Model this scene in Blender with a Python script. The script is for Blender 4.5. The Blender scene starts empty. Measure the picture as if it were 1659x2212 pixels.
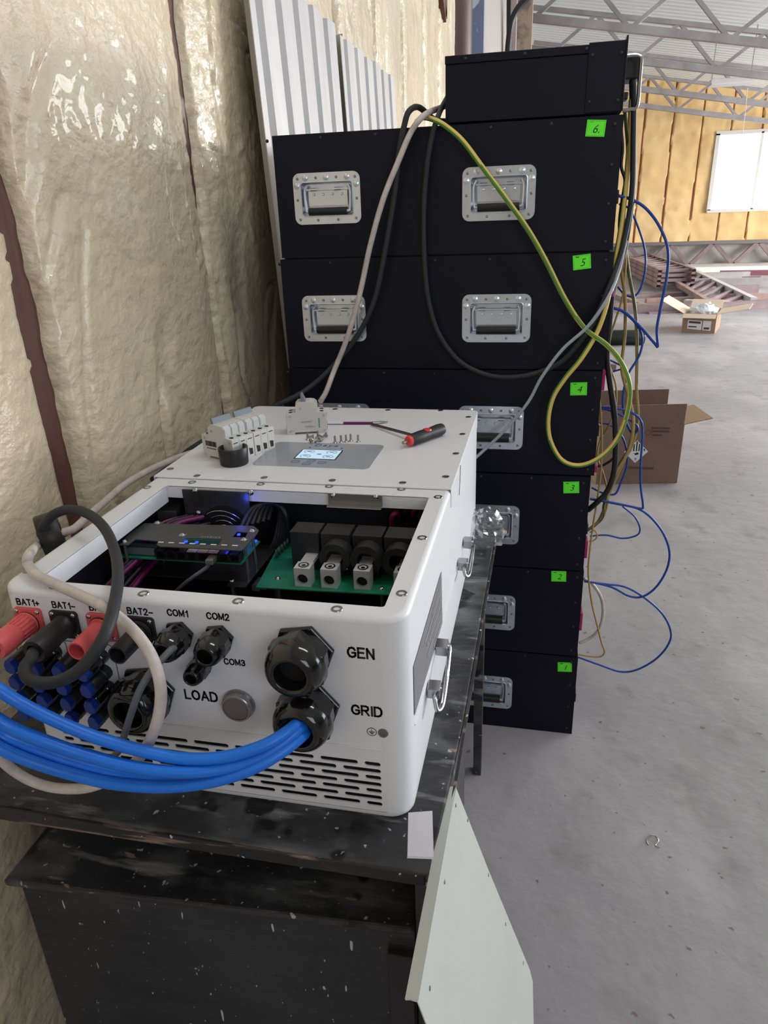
import bpy, math, random
import numpy as np
from mathutils import Vector, Matrix, noise
random.seed(7)
R = math.radians
SC = bpy.context.scene
COL = SC.collection

# ------------------------------------------------------------------ camera
F = 1541.87
YAW, PIT, ROL = -.2229, .3971, -.037
CP = Vector((.1322, -.6727, 1.5162))
_fw = Vector((math.sin(YAW)*math.cos(PIT), math.cos(YAW)*math.cos(PIT), -math.sin(PIT)))
_r = Vector((math.cos(YAW), -math.sin(YAW), 0)); _u = _r.cross(_fw)
_r2 = _r*math.cos(ROL)+_u*math.sin(ROL); _u2 = -_r*math.sin(ROL)+_u*math.cos(ROL)
cam = bpy.data.cameras.new('camera'); cam_o = bpy.data.objects.new('camera', cam); COL.objects.link(cam_o)
cam.sensor_fit = 'HORIZONTAL'; cam.sensor_width = 36; cam.lens = F/1659*36; cam.clip_start = .02; cam.clip_end = 200
mt = Matrix((_r2, _u2, -_fw)).transposed().to_4x4(); mt.translation = CP
cam_o.matrix_world = mt
SC.camera = cam_o

def hit(px, py, ax, v):
    """survey helper: the place where a sight line meets the plane axis=v"""
    d = (px-829.5)/F*_r2-(py-1106)/F*_u2+_fw
    t = (v-CP[ax])/d[ax]
    return CP+d*t
def atY(px, py, y): return hit(px, py, 1, y)
def atZ(px, py, z): return hit(px, py, 2, z)
def atX(px, py, x): return hit(px, py, 0, x)

# ------------------------------------------------------------------ world, lights, exposure
SC.view_settings.view_transform = 'Standard'; SC.view_settings.look = 'None'
SC.view_settings.gamma = 1; SC.view_settings.use_curve_mapping = False
SC.view_settings.exposure = -0.12
w = bpy.data.worlds.new('world'); SC.world = w; w.use_nodes = True
bg = w.node_tree.nodes['Background']; bg.inputs[0].default_value = (.87, .92, 1, 1); bg.inputs[1].default_value = .72
def area(name, loc, target, sx, sy, power, col):
    l = bpy.data.lights.new(name, 'AREA'); l.shape = 'RECTANGLE'; l.size = sx; l.size_y = sy; l.energy = power; l.color = col
    o = bpy.data.objects.new(name, l); COL.objects.link(o); o.location = loc
    o.rotation_euler = (Vector(target)-Vector(loc)).to_track_quat('-Z', 'Y').to_euler(); return o
area('daylight_gate_right', (8.5, 6.5, 2.3), (.5, 6.0, .4), 8, 2.6, 500, (.90, .94, 1))
area('daylight_gate_rear', (2.6, -3.6, 2.5), (-.2, .6, .9), 2.2, 2.0, 56, (.88, .92, 1))
area('daylight_window_far', (11.5, 11.5, 2.0), (2.5, 12.5, .9), 7, 1.8, 2100, (1, .98, .95))
area('roof_light_mid', (4.9, 9.6, 3.0), (-.75, .9, 1.8), 1.5, .9, 75, (1, .99, .97))
area('area_light_near', (.9, .6, 3.3), (-.2, .5, .9), .25, 1.3, 15, (.96, .97, 1))  # unseen area light above the inverter, no fixture modelled

# ------------------------------------------------------------------ materials
MATS = {}
def mat(name, col, rough=.5, metal=0, spec=.5, var=None, vscale=6, bump=0, bscale=40, coat=0, emit=None, es=0, trans=0, alpha=1, ior=1.45, specks=None, stretch=(1, 1, 1), vlo=.35, vhi=.65, detail=6):
    m = bpy.data.materials.new(name); m.use_nodes = True; nt = m.node_tree; b = nt.nodes['Principled BSDF']
    b.inputs['Base Color'].default_value = (*col, 1); b.inputs['Roughness'].default_value = rough
    b.inputs['Metallic'].default_value = metal; b.inputs['Specular IOR Level'].default_value = spec
    b.inputs['Coat Weight'].default_value = coat; b.inputs['Transmission Weight'].default_value = trans
    b.inputs['Alpha'].default_value = alpha; b.inputs['IOR'].default_value = ior
    if emit: b.inputs['Emission Color'].default_value = (*emit, 1); b.inputs['Emission Strength'].default_value = es
    tc = nt.nodes.new('ShaderNodeTexCoord'); mp = nt.nodes.new('ShaderNodeMapping'); mp.inputs['Scale'].default_value = stretch
    nt.links.new(tc.outputs['Object'], mp.inputs['Vector'])
    out = None
    if var:
        n = nt.nodes.new('ShaderNodeTexNoise'); n.inputs['Scale'].default_value = vscale; n.inputs['Detail'].default_value = detail; n.inputs['Roughness'].default_value = .65
        nt.links.new(mp.outputs[0], n.inputs['Vector'])
        cr = nt.nodes.new('ShaderNodeValToRGB'); cr.color_ramp.elements[0].position = vlo; cr.color_ramp.elements[1].position = vhi
        cr.color_ramp.elements[0].color = (*var, 1); cr.color_ramp.elements[1].color = (*col, 1)
        nt.links.new(n.outputs['Fac'], cr.inputs[0]); out = cr.outputs[0]
    for sp in (specks or []):
        scol, sscale, th, sst = sp[:4]; swd = sp[4] if len(sp) > 4 else .03; sdt = sp[5] if len(sp) > 5 else 3
        mp2 = nt.nodes.new('ShaderNodeMapping'); mp2.inputs['Scale'].default_value = sst; nt.links.new(tc.outputs['Object'], mp2.inputs['Vector'])
        n2 = nt.nodes.new('ShaderNodeTexNoise'); n2.inputs['Scale'].default_value = sscale; n2.inputs['Detail'].default_value = sdt
        nt.links.new(mp2.outputs[0], n2.inputs['Vector'])
        c2 = nt.nodes.new('ShaderNodeValToRGB'); c2.color_ramp.elements[0].position = th; c2.color_ramp.elements[1].position = th+swd
        nt.links.new(n2.outputs['Fac'], c2.inputs[0])
        mx = nt.nodes.new('ShaderNodeMix'); mx.data_type = 'RGBA'
        nt.links.new(c2.outputs[0], mx.inputs[0])
        if out: nt.links.new(out, mx.inputs[6])
        else: mx.inputs[6].default_value = (*col, 1)
        mx.inputs[7].default_value = (*scol, 1); out = mx.outputs[2]
    if out: nt.links.new(out, b.inputs['Base Color'])
    if bump:
        n3 = nt.nodes.new('ShaderNodeTexNoise'); n3.inputs['Scale'].default_value = bscale; n3.inputs['Detail'].default_value = 5
        nt.links.new(mp.outputs[0], n3.inputs['Vector'])
        bp = nt.nodes.new('ShaderNodeBump'); bp.inputs['Strength'].default_value = min(1, bump); bp.inputs['Distance'].default_value = .01
        nt.links.new(n3.outputs['Fac'], bp.inputs['Height']); nt.links.new(bp.outputs[0], b.inputs['Normal'])
    MATS[name] = m; return m
M_white = mat('white_powder_coat', (.75, .757, .79), .42, bump=.04, bscale=900)
M_inner = mat('grey_inner_steel', (.22, .22, .24), .5, .3)
M_shade_in = mat('interior_shade', (.012, .012, .016), .6)  # near black: shade inside the housing put into the colour
M_blackbox = mat('black_powder_coat', (.0045, .0052, .0135), .45, bump=.05, bscale=1200, spec=.25)
M_gland = mat('glossy_black_nylon', (.006, .006, .007), .12, coat=.4)
M_matblk = mat('matte_black_plastic', (.014, .014, .015), .45)
M_rub = mat('black_rubber', (.018, .018, .02), .5)
M_hole = mat('dark_bore', (.003, .003, .003), .8)
M_red = mat('coral_red_plastic', (.74, .115, .12), .45)
M_blue = mat('blue_cap_plastic', (.005, .035, .25), .4)
M_bluec = mat('blue_cable_sheath', (.012, .19, .80), .38, var=(.01, .15, .70), vscale=12)
M_bluep = mat('patch_cable_blue', (.01, .06, .34), .35)
M_whitec = mat('white_cable_sheath', (.66, .60, .57), .45, var=(.5, .44, .42), vscale=30)
M_greyc = mat('grey_cable_sheath', (.13, .14, .16), .45)
M_lgreyc = mat('pale_grey_cable_sheath', (.34, .37, .42), .4)
M_darkc = mat('dark_grey_cable_sheath', (.032, .034, .038), .55, spec=.3)
M_blackc = mat('black_cable_sheath', (.01, .01, .012), .45)
M_olive = mat('ochre_wire_sheath', (.42, .28, .09), .45)
M_purple = mat('purple_wire_sheath', (.13, .01, .08), .4)
M_magenta = mat('magenta_plug_plastic', (.42, .02, .14), .4)
M_zinc = mat('zinc_plated_steel', (.76, .81, .90), .28, .9, var=(.64, .69, .78), vscale=14, vlo=.3, vhi=.7)
M_chrome = mat('chrome_steel', (.42, .42, .44), .2, 1)
M_steel = mat('brushed_steel', (.35, .34, .33), .35, .9)
M_tin = mat('tinned_block', (.78, .78, .80), .35, .5)
M_pcb = mat('green_circuit_board', (.01, .15, .085), .4, var=(.012, .21, .12), vscale=60, specks=[((.5, .55, .5), 210, .72, (1, 1, 1))])
M_dgrey = mat('dark_plate', (.055, .055, .055), .45)
M_mesh = mat('dark_steel_tray', (.12, .12, .12), .35, .8, var=(.07, .07, .07), vscale=20)
M_beige = mat('beige_breaker_plastic', (.60, .59, .56), .5)
M_clearp = mat('clear_grey_plastic', (.62, .64, .64), .2, alpha=.85)
M_tog = mat('grey_blue_toggle', (.19, .23, .27), .45)
M_note = mat('green_note_paper', (.14, 1.0, .04), .6)
M_ink = mat('black_ink', (.01, .01, .015), .6)
M_graph = mat('light_print', (.35, .35, .33), .6)
M_blueink = mat('blue_ink', (.03, .10, .42), .5)
M_overlay = mat('grey_blue_overlay', (.33, .35, .40), .25, var=(.37, .39, .44), vscale=8)
M_lcd = mat('lit_display', (.35, .5, .62), .3, emit=(.50, .68, .82), es=.75)
M_led = mat('blue_led', (.02, .04, .9), .3, emit=(.02, .06, 1), es=2.5)
M_foam = mat('sprayed_foam_cream', (.76, .655, .475), .30, var=(.66, .555, .39), vscale=2.0, bump=.75, bscale=34, coat=.3, stretch=(1, 1.0, 1.3), specks=[((.42, .33, .21), 4, .60, (1, 1, .8), .25, 7), ((.66, .60, .47), 1.7, .5, (1, 1, 1), .25, 4)])
M_foamf = mat('sprayed_foam_ochre', (.84, .60, .30), .7, var=(.74, .50, .22), vscale=1.2, bump=.5, bscale=5, specks=[((.62, .36, .2), 2.2, .62, (1, 1, 1), .2, 5)])
M_stud = mat('dark_red_timber', (.135, .058, .045), .6, var=(.09, .038, .03), vscale=7, bump=.25, bscale=60, stretch=(1, 1, .12), specks=[((.42, .37, .30), 14, .70, (1, 1, .35))])
M_studf = mat('far_timber_seam', (.32, .13, .07), .7)
M_black_wood = mat('black_painted_wood', (.013, .013, .016), .38, var=(.040, .040, .044), vscale=7, bump=.35, bscale=45, stretch=(.5, 1, 1), vlo=.40, vhi=.72,
                   specks=[((.17, .17, .175), 8, .50, (1, 1.6, 1), .25, 11), ((.22, .22, .225), 22, .60, (.25, 1.4, 1), .08, 6), ((.004, .004, .006), 16, .60, (1, 1, 1), .05, 2), ((.42, .41, .42), 85, .69, (1, 1, .6), .03, 2), ((.30, .20, .17), 60, .72, (.3, 1, 1), .02, 2)])
M_black_front = mat('black_painted_board', (.008, .009, .014), .36, var=(.028, .029, .034), vscale=7, bump=.4, bscale=50, stretch=(.12, 1, 1), vlo=.38, vhi=.7,
                   specks=[((.040, .042, .05), 3, .5, (1, 1, 1), .25, 6), ((.5, .52, .56), 130, .715, (1.3, 1, .6), .02, 2), ((.5, .52, .56), 55, .76, (2.2, 1, .35), .01, 1), ((.38, .25, .19), 3.2, .74, (1, 1, 2), .01, 8)])
M_chip = mat('chipped_wood_edge', (.016, .016, .018), .5, specks=[((.24, .16, .14), 26, .58, (.22, 1, 2.5), .06, 7), ((.05, .045, .045), 9, .5, (.3, 1, 1), .2, 6), ((.5, .47, .46), 80, .70, (1, 1, 1), .02, 2)])
M_plate = mat('grey_white_cover', (.52, .545, .505), .4, var=(.48, .50, .465), vscale=3)
M_card = mat('white_card', (.62, .61, .66), .5)
M_galv = mat('pale_grey_corrugated', (.62, .61, .61), .4, var=(.50, .49, .50), vscale=5, stretch=(1, 1, .2), spec=.5, metal=.2)
M_floor = mat('dusty_concrete', (.43, .41, .425), .5, var=(.29, .28, .295), vscale=1.1, bump=.3, bscale=14, vlo=.28, vhi=.75, detail=12,
              specks=[((.52, .50, .515), 2.0, .48, (1, .5, 1), .3, 9), ((.23, .21, .22), 5.5, .56, (1, .8, 1), .25, 8), ((.20, .16, .16), 30, .70, (1, 1, 1), .03, 2)])
M_conc = mat('pale_concrete', (.42, .41, .38), .8, var=(.32, .31, .29), vscale=2)
M_carton = mat('brown_cardboard', (.235, .15, .12), .75, var=(.20, .125, .10), vscale=6)
M_cartonl = mat('tan_cardboard', (.45, .31, .21), .75)
M_cartoni = mat('pale_cardboard_inside', (.68, .55, .42), .75)
M_cartonp = mat('faded_carton_print', (.10, .065, .055), .8)
M_label = mat('white_label', (.75, .76, .78), .5)
M_rsteel = mat('primer_red_steel', (.18, .12, .13), .55, var=(.26, .19, .19), vscale=3)
M_rsteel2 = mat('faded_pinkish_steel', (.52, .35, .28), .55, var=(.30, .20, .19), vscale=3)
M_wsteel = mat('whitish_beam', (.66, .63, .62), .5)
M_truss = mat('grey_truss_steel', (.42, .40, .40), .5, var=(.27, .24, .24), vscale=1.5)
M_roof = mat('ribbed_roof_sheet', (.86, .89, .87), .45)
M_glow = mat('bright_window_pane', (.8, .85, .9), .3, emit=(.93, .97, 1), es=2.2)
M_pvc = mat('white_window_frame', (.7, .68, .64), .5)
M_film = mat('clear_plastic_film', (.85, .88, .92), .12, trans=.9, alpha=.55, ior=1.3)
M_filmw = mat('white_plastic_film', (.8, .83, .84), .3, alpha=.9)
M_brown = mat('brown_round_post', (.22, .15, .135), .5, var=(.15, .10, .09), vscale=5, stretch=(1, 1, .2))
M_blug = mat('flaking_blue_grey_paint', (.22, .27, .42), .5, specks=[((.68, .78, .82), 6, .60, (1, 1, .8))])
M_handred = mat('red_grip', (.75, .06, .05), .4)
M_screwd = mat('dark_rivet_ring', (.28, .28, .29), .3, 1)

# ------------------------------------------------------------------ mesh helpers
class MB:
    def __init__(s): s.v = []; s.f = []
    def add(s, vs, fs):
        b = len(s.v); s.v += [Vector(v) for v in vs]; s.f += [tuple(i+b for i in f) for f in fs]; return s
    def box(s, a, b, rz=0, c=None):
        x0, x1 = sorted((a[0], b[0])); y0, y1 = sorted((a[1], b[1])); z0, z1 = sorted((a[2], b[2]))
        vs = [Vector(p) for p in ((x0, y0, z0), (x1, y0, z0), (x1, y1, z0), (x0, y1, z0), (x0, y0, z1), (x1, y0, z1), (x1, y1, z1), (x0, y1, z1))]
        if rz:
            c = Vector(c) if c else (vs[0]+vs[6])/2; m = Matrix.Rotation(rz, 3, 'Z'); vs = [m@(v-c)+c for v in vs]
        return s.add(vs, [(0, 3, 2, 1), (4, 5, 6, 7), (0, 1, 5, 4), (1, 2, 6, 5), (2, 3, 7, 6), (3, 0, 4, 7)])
    def hexa(s, q0, q1):
        n = len(q0); return s.add(list(q0)+list(q1), [tuple(range(n-1, -1, -1)), tuple(range(n, 2*n))]+[(i, (i+1) % n, n+(i+1) % n, n+i) for i in range(n)])
    def bar(s, a, b, w_, h_, up=(0, 0, 1)):
        a, b = Vector(a), Vector(b); d = (b-a).normalized(); up = Vector(up)
        x = d.cross(up)
        if x.length < 1e-4: x = d.cross(Vector((0, 1, 0)))
        x.normalize(); y = x.cross(d)
        q = lambda p: [p+x*i*w_/2+y*j*h_/2 for i, j in ((-1, -1), (1, -1), (1, 1), (-1, 1))]
        return s.hexa(q(a), q(b))
    def cyl(s, a, b, r, r2=None, n=20, cap=True):
        a, b = Vector(a), Vector(b); return s.lathe(a, b-a, [(0, r), (1, r if r2 is None else r2)], n, cap, rel=True)
    def lathe(s, o, ax, prof, n=24, cap=True, rel=False, ph=0):
        o = Vector(o); ax = Vector(ax); L = ax.length if rel else 1; d = ax.normalized()
        x = d.cross(Vector((0, 0, 1)))
        if x.length < 1e-3: x = Vector((1, 0, 0))
        x.normalize(); y = d.cross(x); vs = []; fs = []
        for t, r in prof:
            for k in range(n):
                a = 2*math.pi*k/n+ph; vs.append(o+d*t*L+(x*math.cos(a)+y*math.sin(a))*r)
        for i in range(len(prof)-1):
            for k in range(n):
                fs.append((i*n+k, i*n+(k+1) % n, (i+1)*n+(k+1) % n, (i+1)*n+k))
        if cap: fs.append(tuple(range(n-1, -1, -1))); fs.append(tuple((len(prof)-1)*n+k for k in range(n)))
        return s.add(vs, fs)
    def tube(s, pts, r, n=10, closed=False, smooth=6, cap=True, twist=None):
        P = [Vector(p) for p in pts]
        if smooth > 1: P = spline(P, smooth, closed)
        m = len(P); vs = []; fs = []; prev = None
        for i, p in enumerate(P):
            if closed: t = (P[(i+1) % m]-P[i-1])
            else: t = P[min(i+1, m-1)]-P[max(i-1, 0)]
            if t.length < 1e-9: t = Vector((0, 0, 1))
            t.normalize()
            if prev is None:
                x = t.cross(Vector((.3, .2, 1))); x.normalize()
            else:
                x = prev-t*prev.dot(t); x.normalize()
            prev = x; y = t.cross(x); rr = r(i/(m-1)) if callable(r) else r
            for k in range(n):
                a = 2*math.pi*k/n; vs.append(p+(x*math.cos(a)+y*math.sin(a))*rr)
        for i in range(m if closed else m-1):
            for k in range(n):
                j = (i+1) % m; fs.append((i*n+k, i*n+(k+1) % n, j*n+(k+1) % n, j*n+k))
        if cap and not closed: fs.append(tuple(range(n-1, -1, -1))); fs.append(tuple((m-1)*n+k for k in range(n)))
        return s.add(vs, fs)
    def torus(s, c, ax, R_, r, n=24, k=10):
        c = Vector(c); d = Vector(ax).normalized(); x = d.cross(Vector((.1, .9, .3))).normalized(); y = d.cross(x)
        return s.tube([c+(x*math.cos(2*math.pi*i/n)+y*math.sin(2*math.pi*i/n))*R_ for i in range(n)], r, k, True, 1)
    def dome(s, c, ax, r, h=.5, n=12):
        return s.lathe(c, Vector(ax).normalized(), [(0, r), (h*r*.55, r*.85), (h*r*.9, r*.5), (h*r, r*.05)], n)
    def build(s, name, m, parent=None, smooth=False, bevel=0, world=True, m2=None, seg=2, ang=35):
        org = Vector((0, 0, 0))
        if parent is not None and world:
            p = parent
            while p is not None: org += p.location; p = p.parent
        elif parent is None and world:
            zs = [v.z for v in s.v]; cx = (min(v.x for v in s.v)+max(v.x for v in s.v))/2; cy = (min(v.y for v in s.v)+max(v.y for v in s.v))/2
            org = Vector((cx, cy, min(zs)))
        me = bpy.data.meshes.new(name); me.from_pydata([tuple(v-org) for v in s.v], [], s.f); me.update()
        if m: me.materials.append(m)
        if smooth:
            me.polygons.foreach_set('use_smooth', [True]*len(me.polygons)); me.set_sharp_from_angle(angle=R(ang))
        o = bpy.data.objects.new(name, me); COL.objects.link(o)
        if parent is not None: o.parent = parent
        elif world: o.location = org
        if bevel:
            b = o.modifiers.new('bevel', 'BEVEL'); b.width = bevel; b.segments = seg; b.limit_method = 'ANGLE'; b.angle_limit = R(40)
        return o
def spline(P, k, closed=False):
    n = len(P); out = []
    rng = range(n if closed else n-1)
    for i in rng:
        p0 = P[i-1] if (closed or i > 0) else P[0]*2-P[1]; p1 = P[i]; p2 = P[(i+1) % n]
        p3 = P[(i+2) % n] if (closed or i+2 < n) else P[-1]*2-P[-2]
        for j in range(k):
            t = j/k; out.append(.5*((2*p1)+(p2-p0)*t+(2*p0-5*p1+4*p2-p3)*t*t+(3*p1-p0-3*p2+p3)*t**3))
    if not closed: out.append(P[-1])
    return out
def thing(name, label, cat, loc=(0, 0, 0), group=None, rz=0):
    o = bpy.data.objects.new(name, None); COL.objects.link(o); o.location = loc; o.rotation_euler = (0, 0, rz); o.empty_display_size = .05
    o['label'] = label; o['category'] = cat
    if group: o['group'] = group
    return o
def tag(o, label, cat, group=None):
    o['label'] = label; o['category'] = cat
    if group: o['group'] = group
    return o
def struct(o): o['kind'] = 'structure'; return o
def dup(o, parent=None, loc=None, label=None):
    kids = [c for c in KIDS.get(o.name, [])]
    c = o.copy(); COL.objects.link(c)
    if parent is not None: c.parent = parent
    if loc is not None: c.location = loc
    if label: c['label'] = label
    for k in [q for q in bpy.data.objects if q.parent == o]: dup(k, c)
    return c
KIDS = {}
def curve_plate(name_, outer, holes, thick, M_, m, parent, world=True, bevel=0):
    """flat plate with holes: 2D loops in a local frame given by matrix M_"""
    cu = bpy.data.curves.new('t', 'CURVE'); cu.dimensions = '2D'; cu.fill_mode = 'BOTH'; cu.extrude = thick/2
    for lp in [outer]+holes:
        sp = cu.splines.new('POLY'); sp.points.add(len(lp)-1); sp.use_cyclic_u = True
        for i, p in enumerate(lp): sp.points[i].co = (p[0], p[1], 0, 1)
    me = eval_mesh(cu); mb = MB(); mb.add([M_@v.co for v in me.vertices], [tuple(p.vertices) for p in me.polygons])
    return mb.build(name_, m, parent, world=world, bevel=bevel)
def eval_mesh(cu):
    o = bpy.data.objects.new('t', cu); COL.objects.link(o); dg = bpy.context.evaluated_depsgraph_get(); dg.update()
    me = bpy.data.meshes.new_from_object(o.evaluated_get(dg)); COL.objects.unlink(o); bpy.data.objects.remove(o); return me
def text_mb(mb, s_, size, M_, depth=.0002, bold=0, align='CENTER', shear=0, space=1):
    cu = bpy.data.curves.new('t', 'FONT'); cu.body = s_; cu.size = size; cu.align_x = align; cu.align_y = 'CENTER'; cu.extrude = depth; cu.offset = bold; cu.shear = shear
    cu.resolution_u = 3; cu.space_character = space
    me = eval_mesh(cu); mb.add([M_@v.co for v in me.vertices], [tuple(p.vertices) for p in me.polygons]); return mb
GL = {'B': ([(0, 0), (0, 1)], [(0, 1), (.4, 1), (.56, .93), (.6, .77), (.54, .6), (.4, .54), (0, .54)], [(.4, .54), (.58, .47), (.64, .28), (.57, .08), (.42, 0), (0, 0)]),
 'A': ([(0, 0), (.36, 1), (.72, 0)], [(.13, .34), (.59, .34)]), 'T': ([(0, 1), (.62, 1)], [(.31, 1), (.31, 0)]),
 'C': ([(.66, .74), (.58, .92), (.38, 1), (.16, .92), (.03, .7), (0, .5), (.03, .3), (.16, .08), (.38, 0), (.58, .08), (.67, .28)],),
 'O': ([(.38, 1), (.16, .92), (.03, .72), (0, .5), (.03, .28), (.16, .08), (.38, 0), (.6, .08), (.73, .28), (.76, .5), (.73, .72), (.6, .92), (.38, 1)],),
 'M': ([(0, 0), (0, 1), (.37, .12), (.74, 1), (.74, 0)],), 'L': ([(0, 1), (0, 0), (.52, 0)],),
 'D': ([(0, 0), (0, 1), (.34, 1), (.55, .9), (.66, .7), (.68, .5), (.66, .3), (.55, .1), (.34, 0), (0, 0)],),
 'G': ([(.68, .76), (.58, .93), (.38, 1), (.16, .92), (.03, .7), (0, .5), (.03, .3), (.16, .08), (.38, 0), (.6, .06), (.72, .2), (.72, .46), (.42, .46)],),
 'E': ([(.58, 1), (0, 1), (0, 0), (.6, 0)], [(0, .53), (.52, .53)]), 'N': ([(0, 0), (0, 1), (.62, 0), (.62, 1)],),
 'R': ([(0, 0), (0, 1), (.42, 1), (.6, .92), (.64, .74), (.58, .57), (.42, .5), (0, .5)], [(.34, .5), (.68, 0)]), 'I': ([(.06, 0), (.06, 1)],),
 '1': ([(.08, .74), (.26, .84), (.34, 1), (.34, 0)],), '2': ([(.03, .72), (.08, .9), (.28, 1), (.5, .92), (.56, .74), (.48, .54), (.04, .04), (.0, 0), (.58, 0)],),
 '3': ([(.03, .8), (.12, .95), (.28, 1), (.48, .93), (.53, .76), (.46, .6), (.26, .54)], [(.26, .54), (.5, .46), (.57, .27), (.5, .08), (.28, 0), (.1, .06), (.02, .22)]),
 '+': ([(.02, .45), (.58, .45)], [(.3, .17), (.3, .73)]), '-': ([(.0, .42), (.6, .42)],)}
def strokes(mb, s_, h, M_, wgt=.205, gap=.28):
    wd = [max(p[0] for st in GL[c] for p in st) for c in s_]; tot = sum(wd)+gap*(len(s_)-1); x = -tot/2
    for c, w_ in zip(s_, wd):
        for st in GL[c]:
            for a, b in zip(st, st[1:]):
                a = Vector((x+a[0], a[1]-.5)); b = Vector((x+b[0], b[1]-.5)); d = (b-a).normalized(); n_ = Vector((-d.y, d.x))*wgt/2; e = d*wgt*.42
                q = [(v.x*h*.95, v.y*h) for v in (a-e-n_, b+e-n_, b+e+n_, a-e+n_)]; prism(mb, q, M_, 0, .0004)
        x += w_+gap
    return mb
def frame(o, x, y):
    x = Vector(x).normalized(); y = Vector(y).normalized(); z = x.cross(y)
    m = Matrix((x, y, z)).transposed().to_4x4(); m.translation = Vector(o); return m
def rrect(x0, y0, x1, y1, r, n=6):
    if not isinstance(r, (tuple, list)): r = (r,)*4
    out = []
    for (cx, cy, a0), rr in zip((((x0+r[0]), y0+r[0], 180), (x1-r[1], y0+r[1], 270), (x1-r[2], y1-r[2], 0), (x0+r[3], y1-r[3], 90)), r):
        for i in range(n+1):
            a = R(a0+90*i/n); out.append((cx+rr*math.cos(a), cy+rr*math.sin(a)))
    return out
def prism(mb, loop, M_, d0, d1):
    return mb.hexa([M_@Vector((p[0], p[1], d0)) for p in loop], [M_@Vector((p[0], p[1], d1)) for p in loop])

TT = .80      # table top height
# ================================================================== SETTING
# floor
mb = MB(); mb.add([(-3, -4, 0), (16, -4, 0), (16, 19, 0), (-3, 19, 0)], [(0, 1, 2, 3)])
struct(mb.build('floor', M_floor, world=False))

mb = MB(); mb.box((-.86, -4.2, 0), (16, -4.0, 6)); struct(mb.build('wall_rear', M_conc))
mb = MB(); mb.box((12, -4, 0), (12.2, 2.5, 4)); struct(mb.build('wall_right', M_conc))
mb = MB(); mb.box((-.86, -4.0, 0), (-.76, -.4, 4.6)); struct(mb.build('wall_left_near', M_foam))
# near wall of sprayed foam between dark studs
STUDS = [(.452, .052), (1.175, .04), (1.885, .05), (2.588, .045), (3.324, .05), (4.06, .045), (4.83, .045), (5.55, .045)]
def sm(a, b, t): t = max(0, min(1, (t-a)/(b-a))); return t*t*(3-2*t)
def stud_half(k, z):
    base = STUDS[k][1]/2
    if k == 1: base = .004+.0235*sm(1.45, 2.05, z)+.012*sm(1.45, 1.0, z)+.006*math.sin(z*9)
    if k == 0: base = .027+.004*math.sin(z*7)
    if k > 1: base = .010+.014*(.5+.5*noise.noise(Vector((0, k*9, z*1.5))))
    return base+.012*noise.noise(Vector((k*5.1, 0, z*9)))+.005*noise.noise(Vector((k*5.1, 4, z*33)))
def foam_x(y, z):
    n1 = noise.noise(Vector((y*1.4, z*.9, 3.3))); n2 = noise.noise(Vector((y*4, z*2.6, 7))); n3 = noise.noise(Vector((y*13, z*8, 1)))
    n4 = abs(noise.noise(Vector((y*3.1+1.2*n1, z*2.6+.8*n2, 11)))); gate = max(0, noise.noise(Vector((y*1.7, z*1.5, 21)))+.10)
    g2 = max(0, noise.noise(Vector((y*1.1, z*1.3, 51))))
    n5 = noise.noise(Vector((y*26+6*n2, z*34+6*n1, 5))); n6 = abs(noise.noise(Vector((y*6+n2*2, z*9+n1*2, 31)))); n7 = noise.noise(Vector((y*60, z*70, 3)))
    x = -.722+.016*n1+.006*n2+.003*n3-.020*min(1, gate*3)*max(0, .05-n4)/.05-.006*g2*max(0, .10-n6)/.10+.0030*n5*(.45+g2*1.6)+.0014*n7
    for k, (sy, _) in enumerate(STUDS):
        d = abs(y-sy)-stud_half(k, z)
        if d < .10:
            x -= .012*(1-sm(0, .10, d))
            if d < .012: x = min(x, -.742-.05*(1-sm(-.004, .012, d)))
    return x
def foamgrid(mb, y0, y1, z0, z1, st):
    ny = int((y1-y0)/st)+1; nz = int((z1-z0)/st)+1; vs = []
    for j in range(nz+1):
        for i in range(ny+1):
            y = y0+(y1-y0)*i/ny; z = z0+(z1-z0)*j/nz; vs.append((foam_x(y, z), y, z))
    fs = [(j*(ny+1)+i, j*(ny+1)+i+1, (j+1)*(ny+1)+i+1, (j+1)*(ny+1)+i) for j in range(nz) for i in range(ny)]
    mb.add(vs, fs)
mb = MB(); foamgrid(mb, -.4, 2.0, 0, 2.6, .0085); foamgrid(mb, 2.0, 6.55, .9, 3.9, .02); foamgrid(mb, -.4, 2.0, 2.6, 3.9, .04)
foamgrid(mb, 2.0, 6.55, 0, .9, .05)
wl = struct(mb.build('wall_left', M_foam, world=False, smooth=True, ang=80))
for k, (sy, wd) in enumerate(STUDS):
    mb = MB(); x1 = -.757; mb.box((-.82, sy-.05, 0), (x1, sy+.05, 3.9)); struct(mb.build('trim_%d' % (k+1), M_stud, bevel=.002))
mb = MB(); mb.box((-.86, -.45, 0), (-.82, 6.55, 3.95)); struct(mb.build('wall_left_back', M_stud))
# diagonal brace let into the foam near the wall's far top corner
mb = MB(); mb.bar((-.715, 5.05, 3.3), (-.715, 5.72, 2.86), .05, .09); mb.bar((-.715, 5.72, 2.86), (-.715, 5.72, 3.9), .05, .09)
struct(mb.build('trim_9', M_stud))

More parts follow.
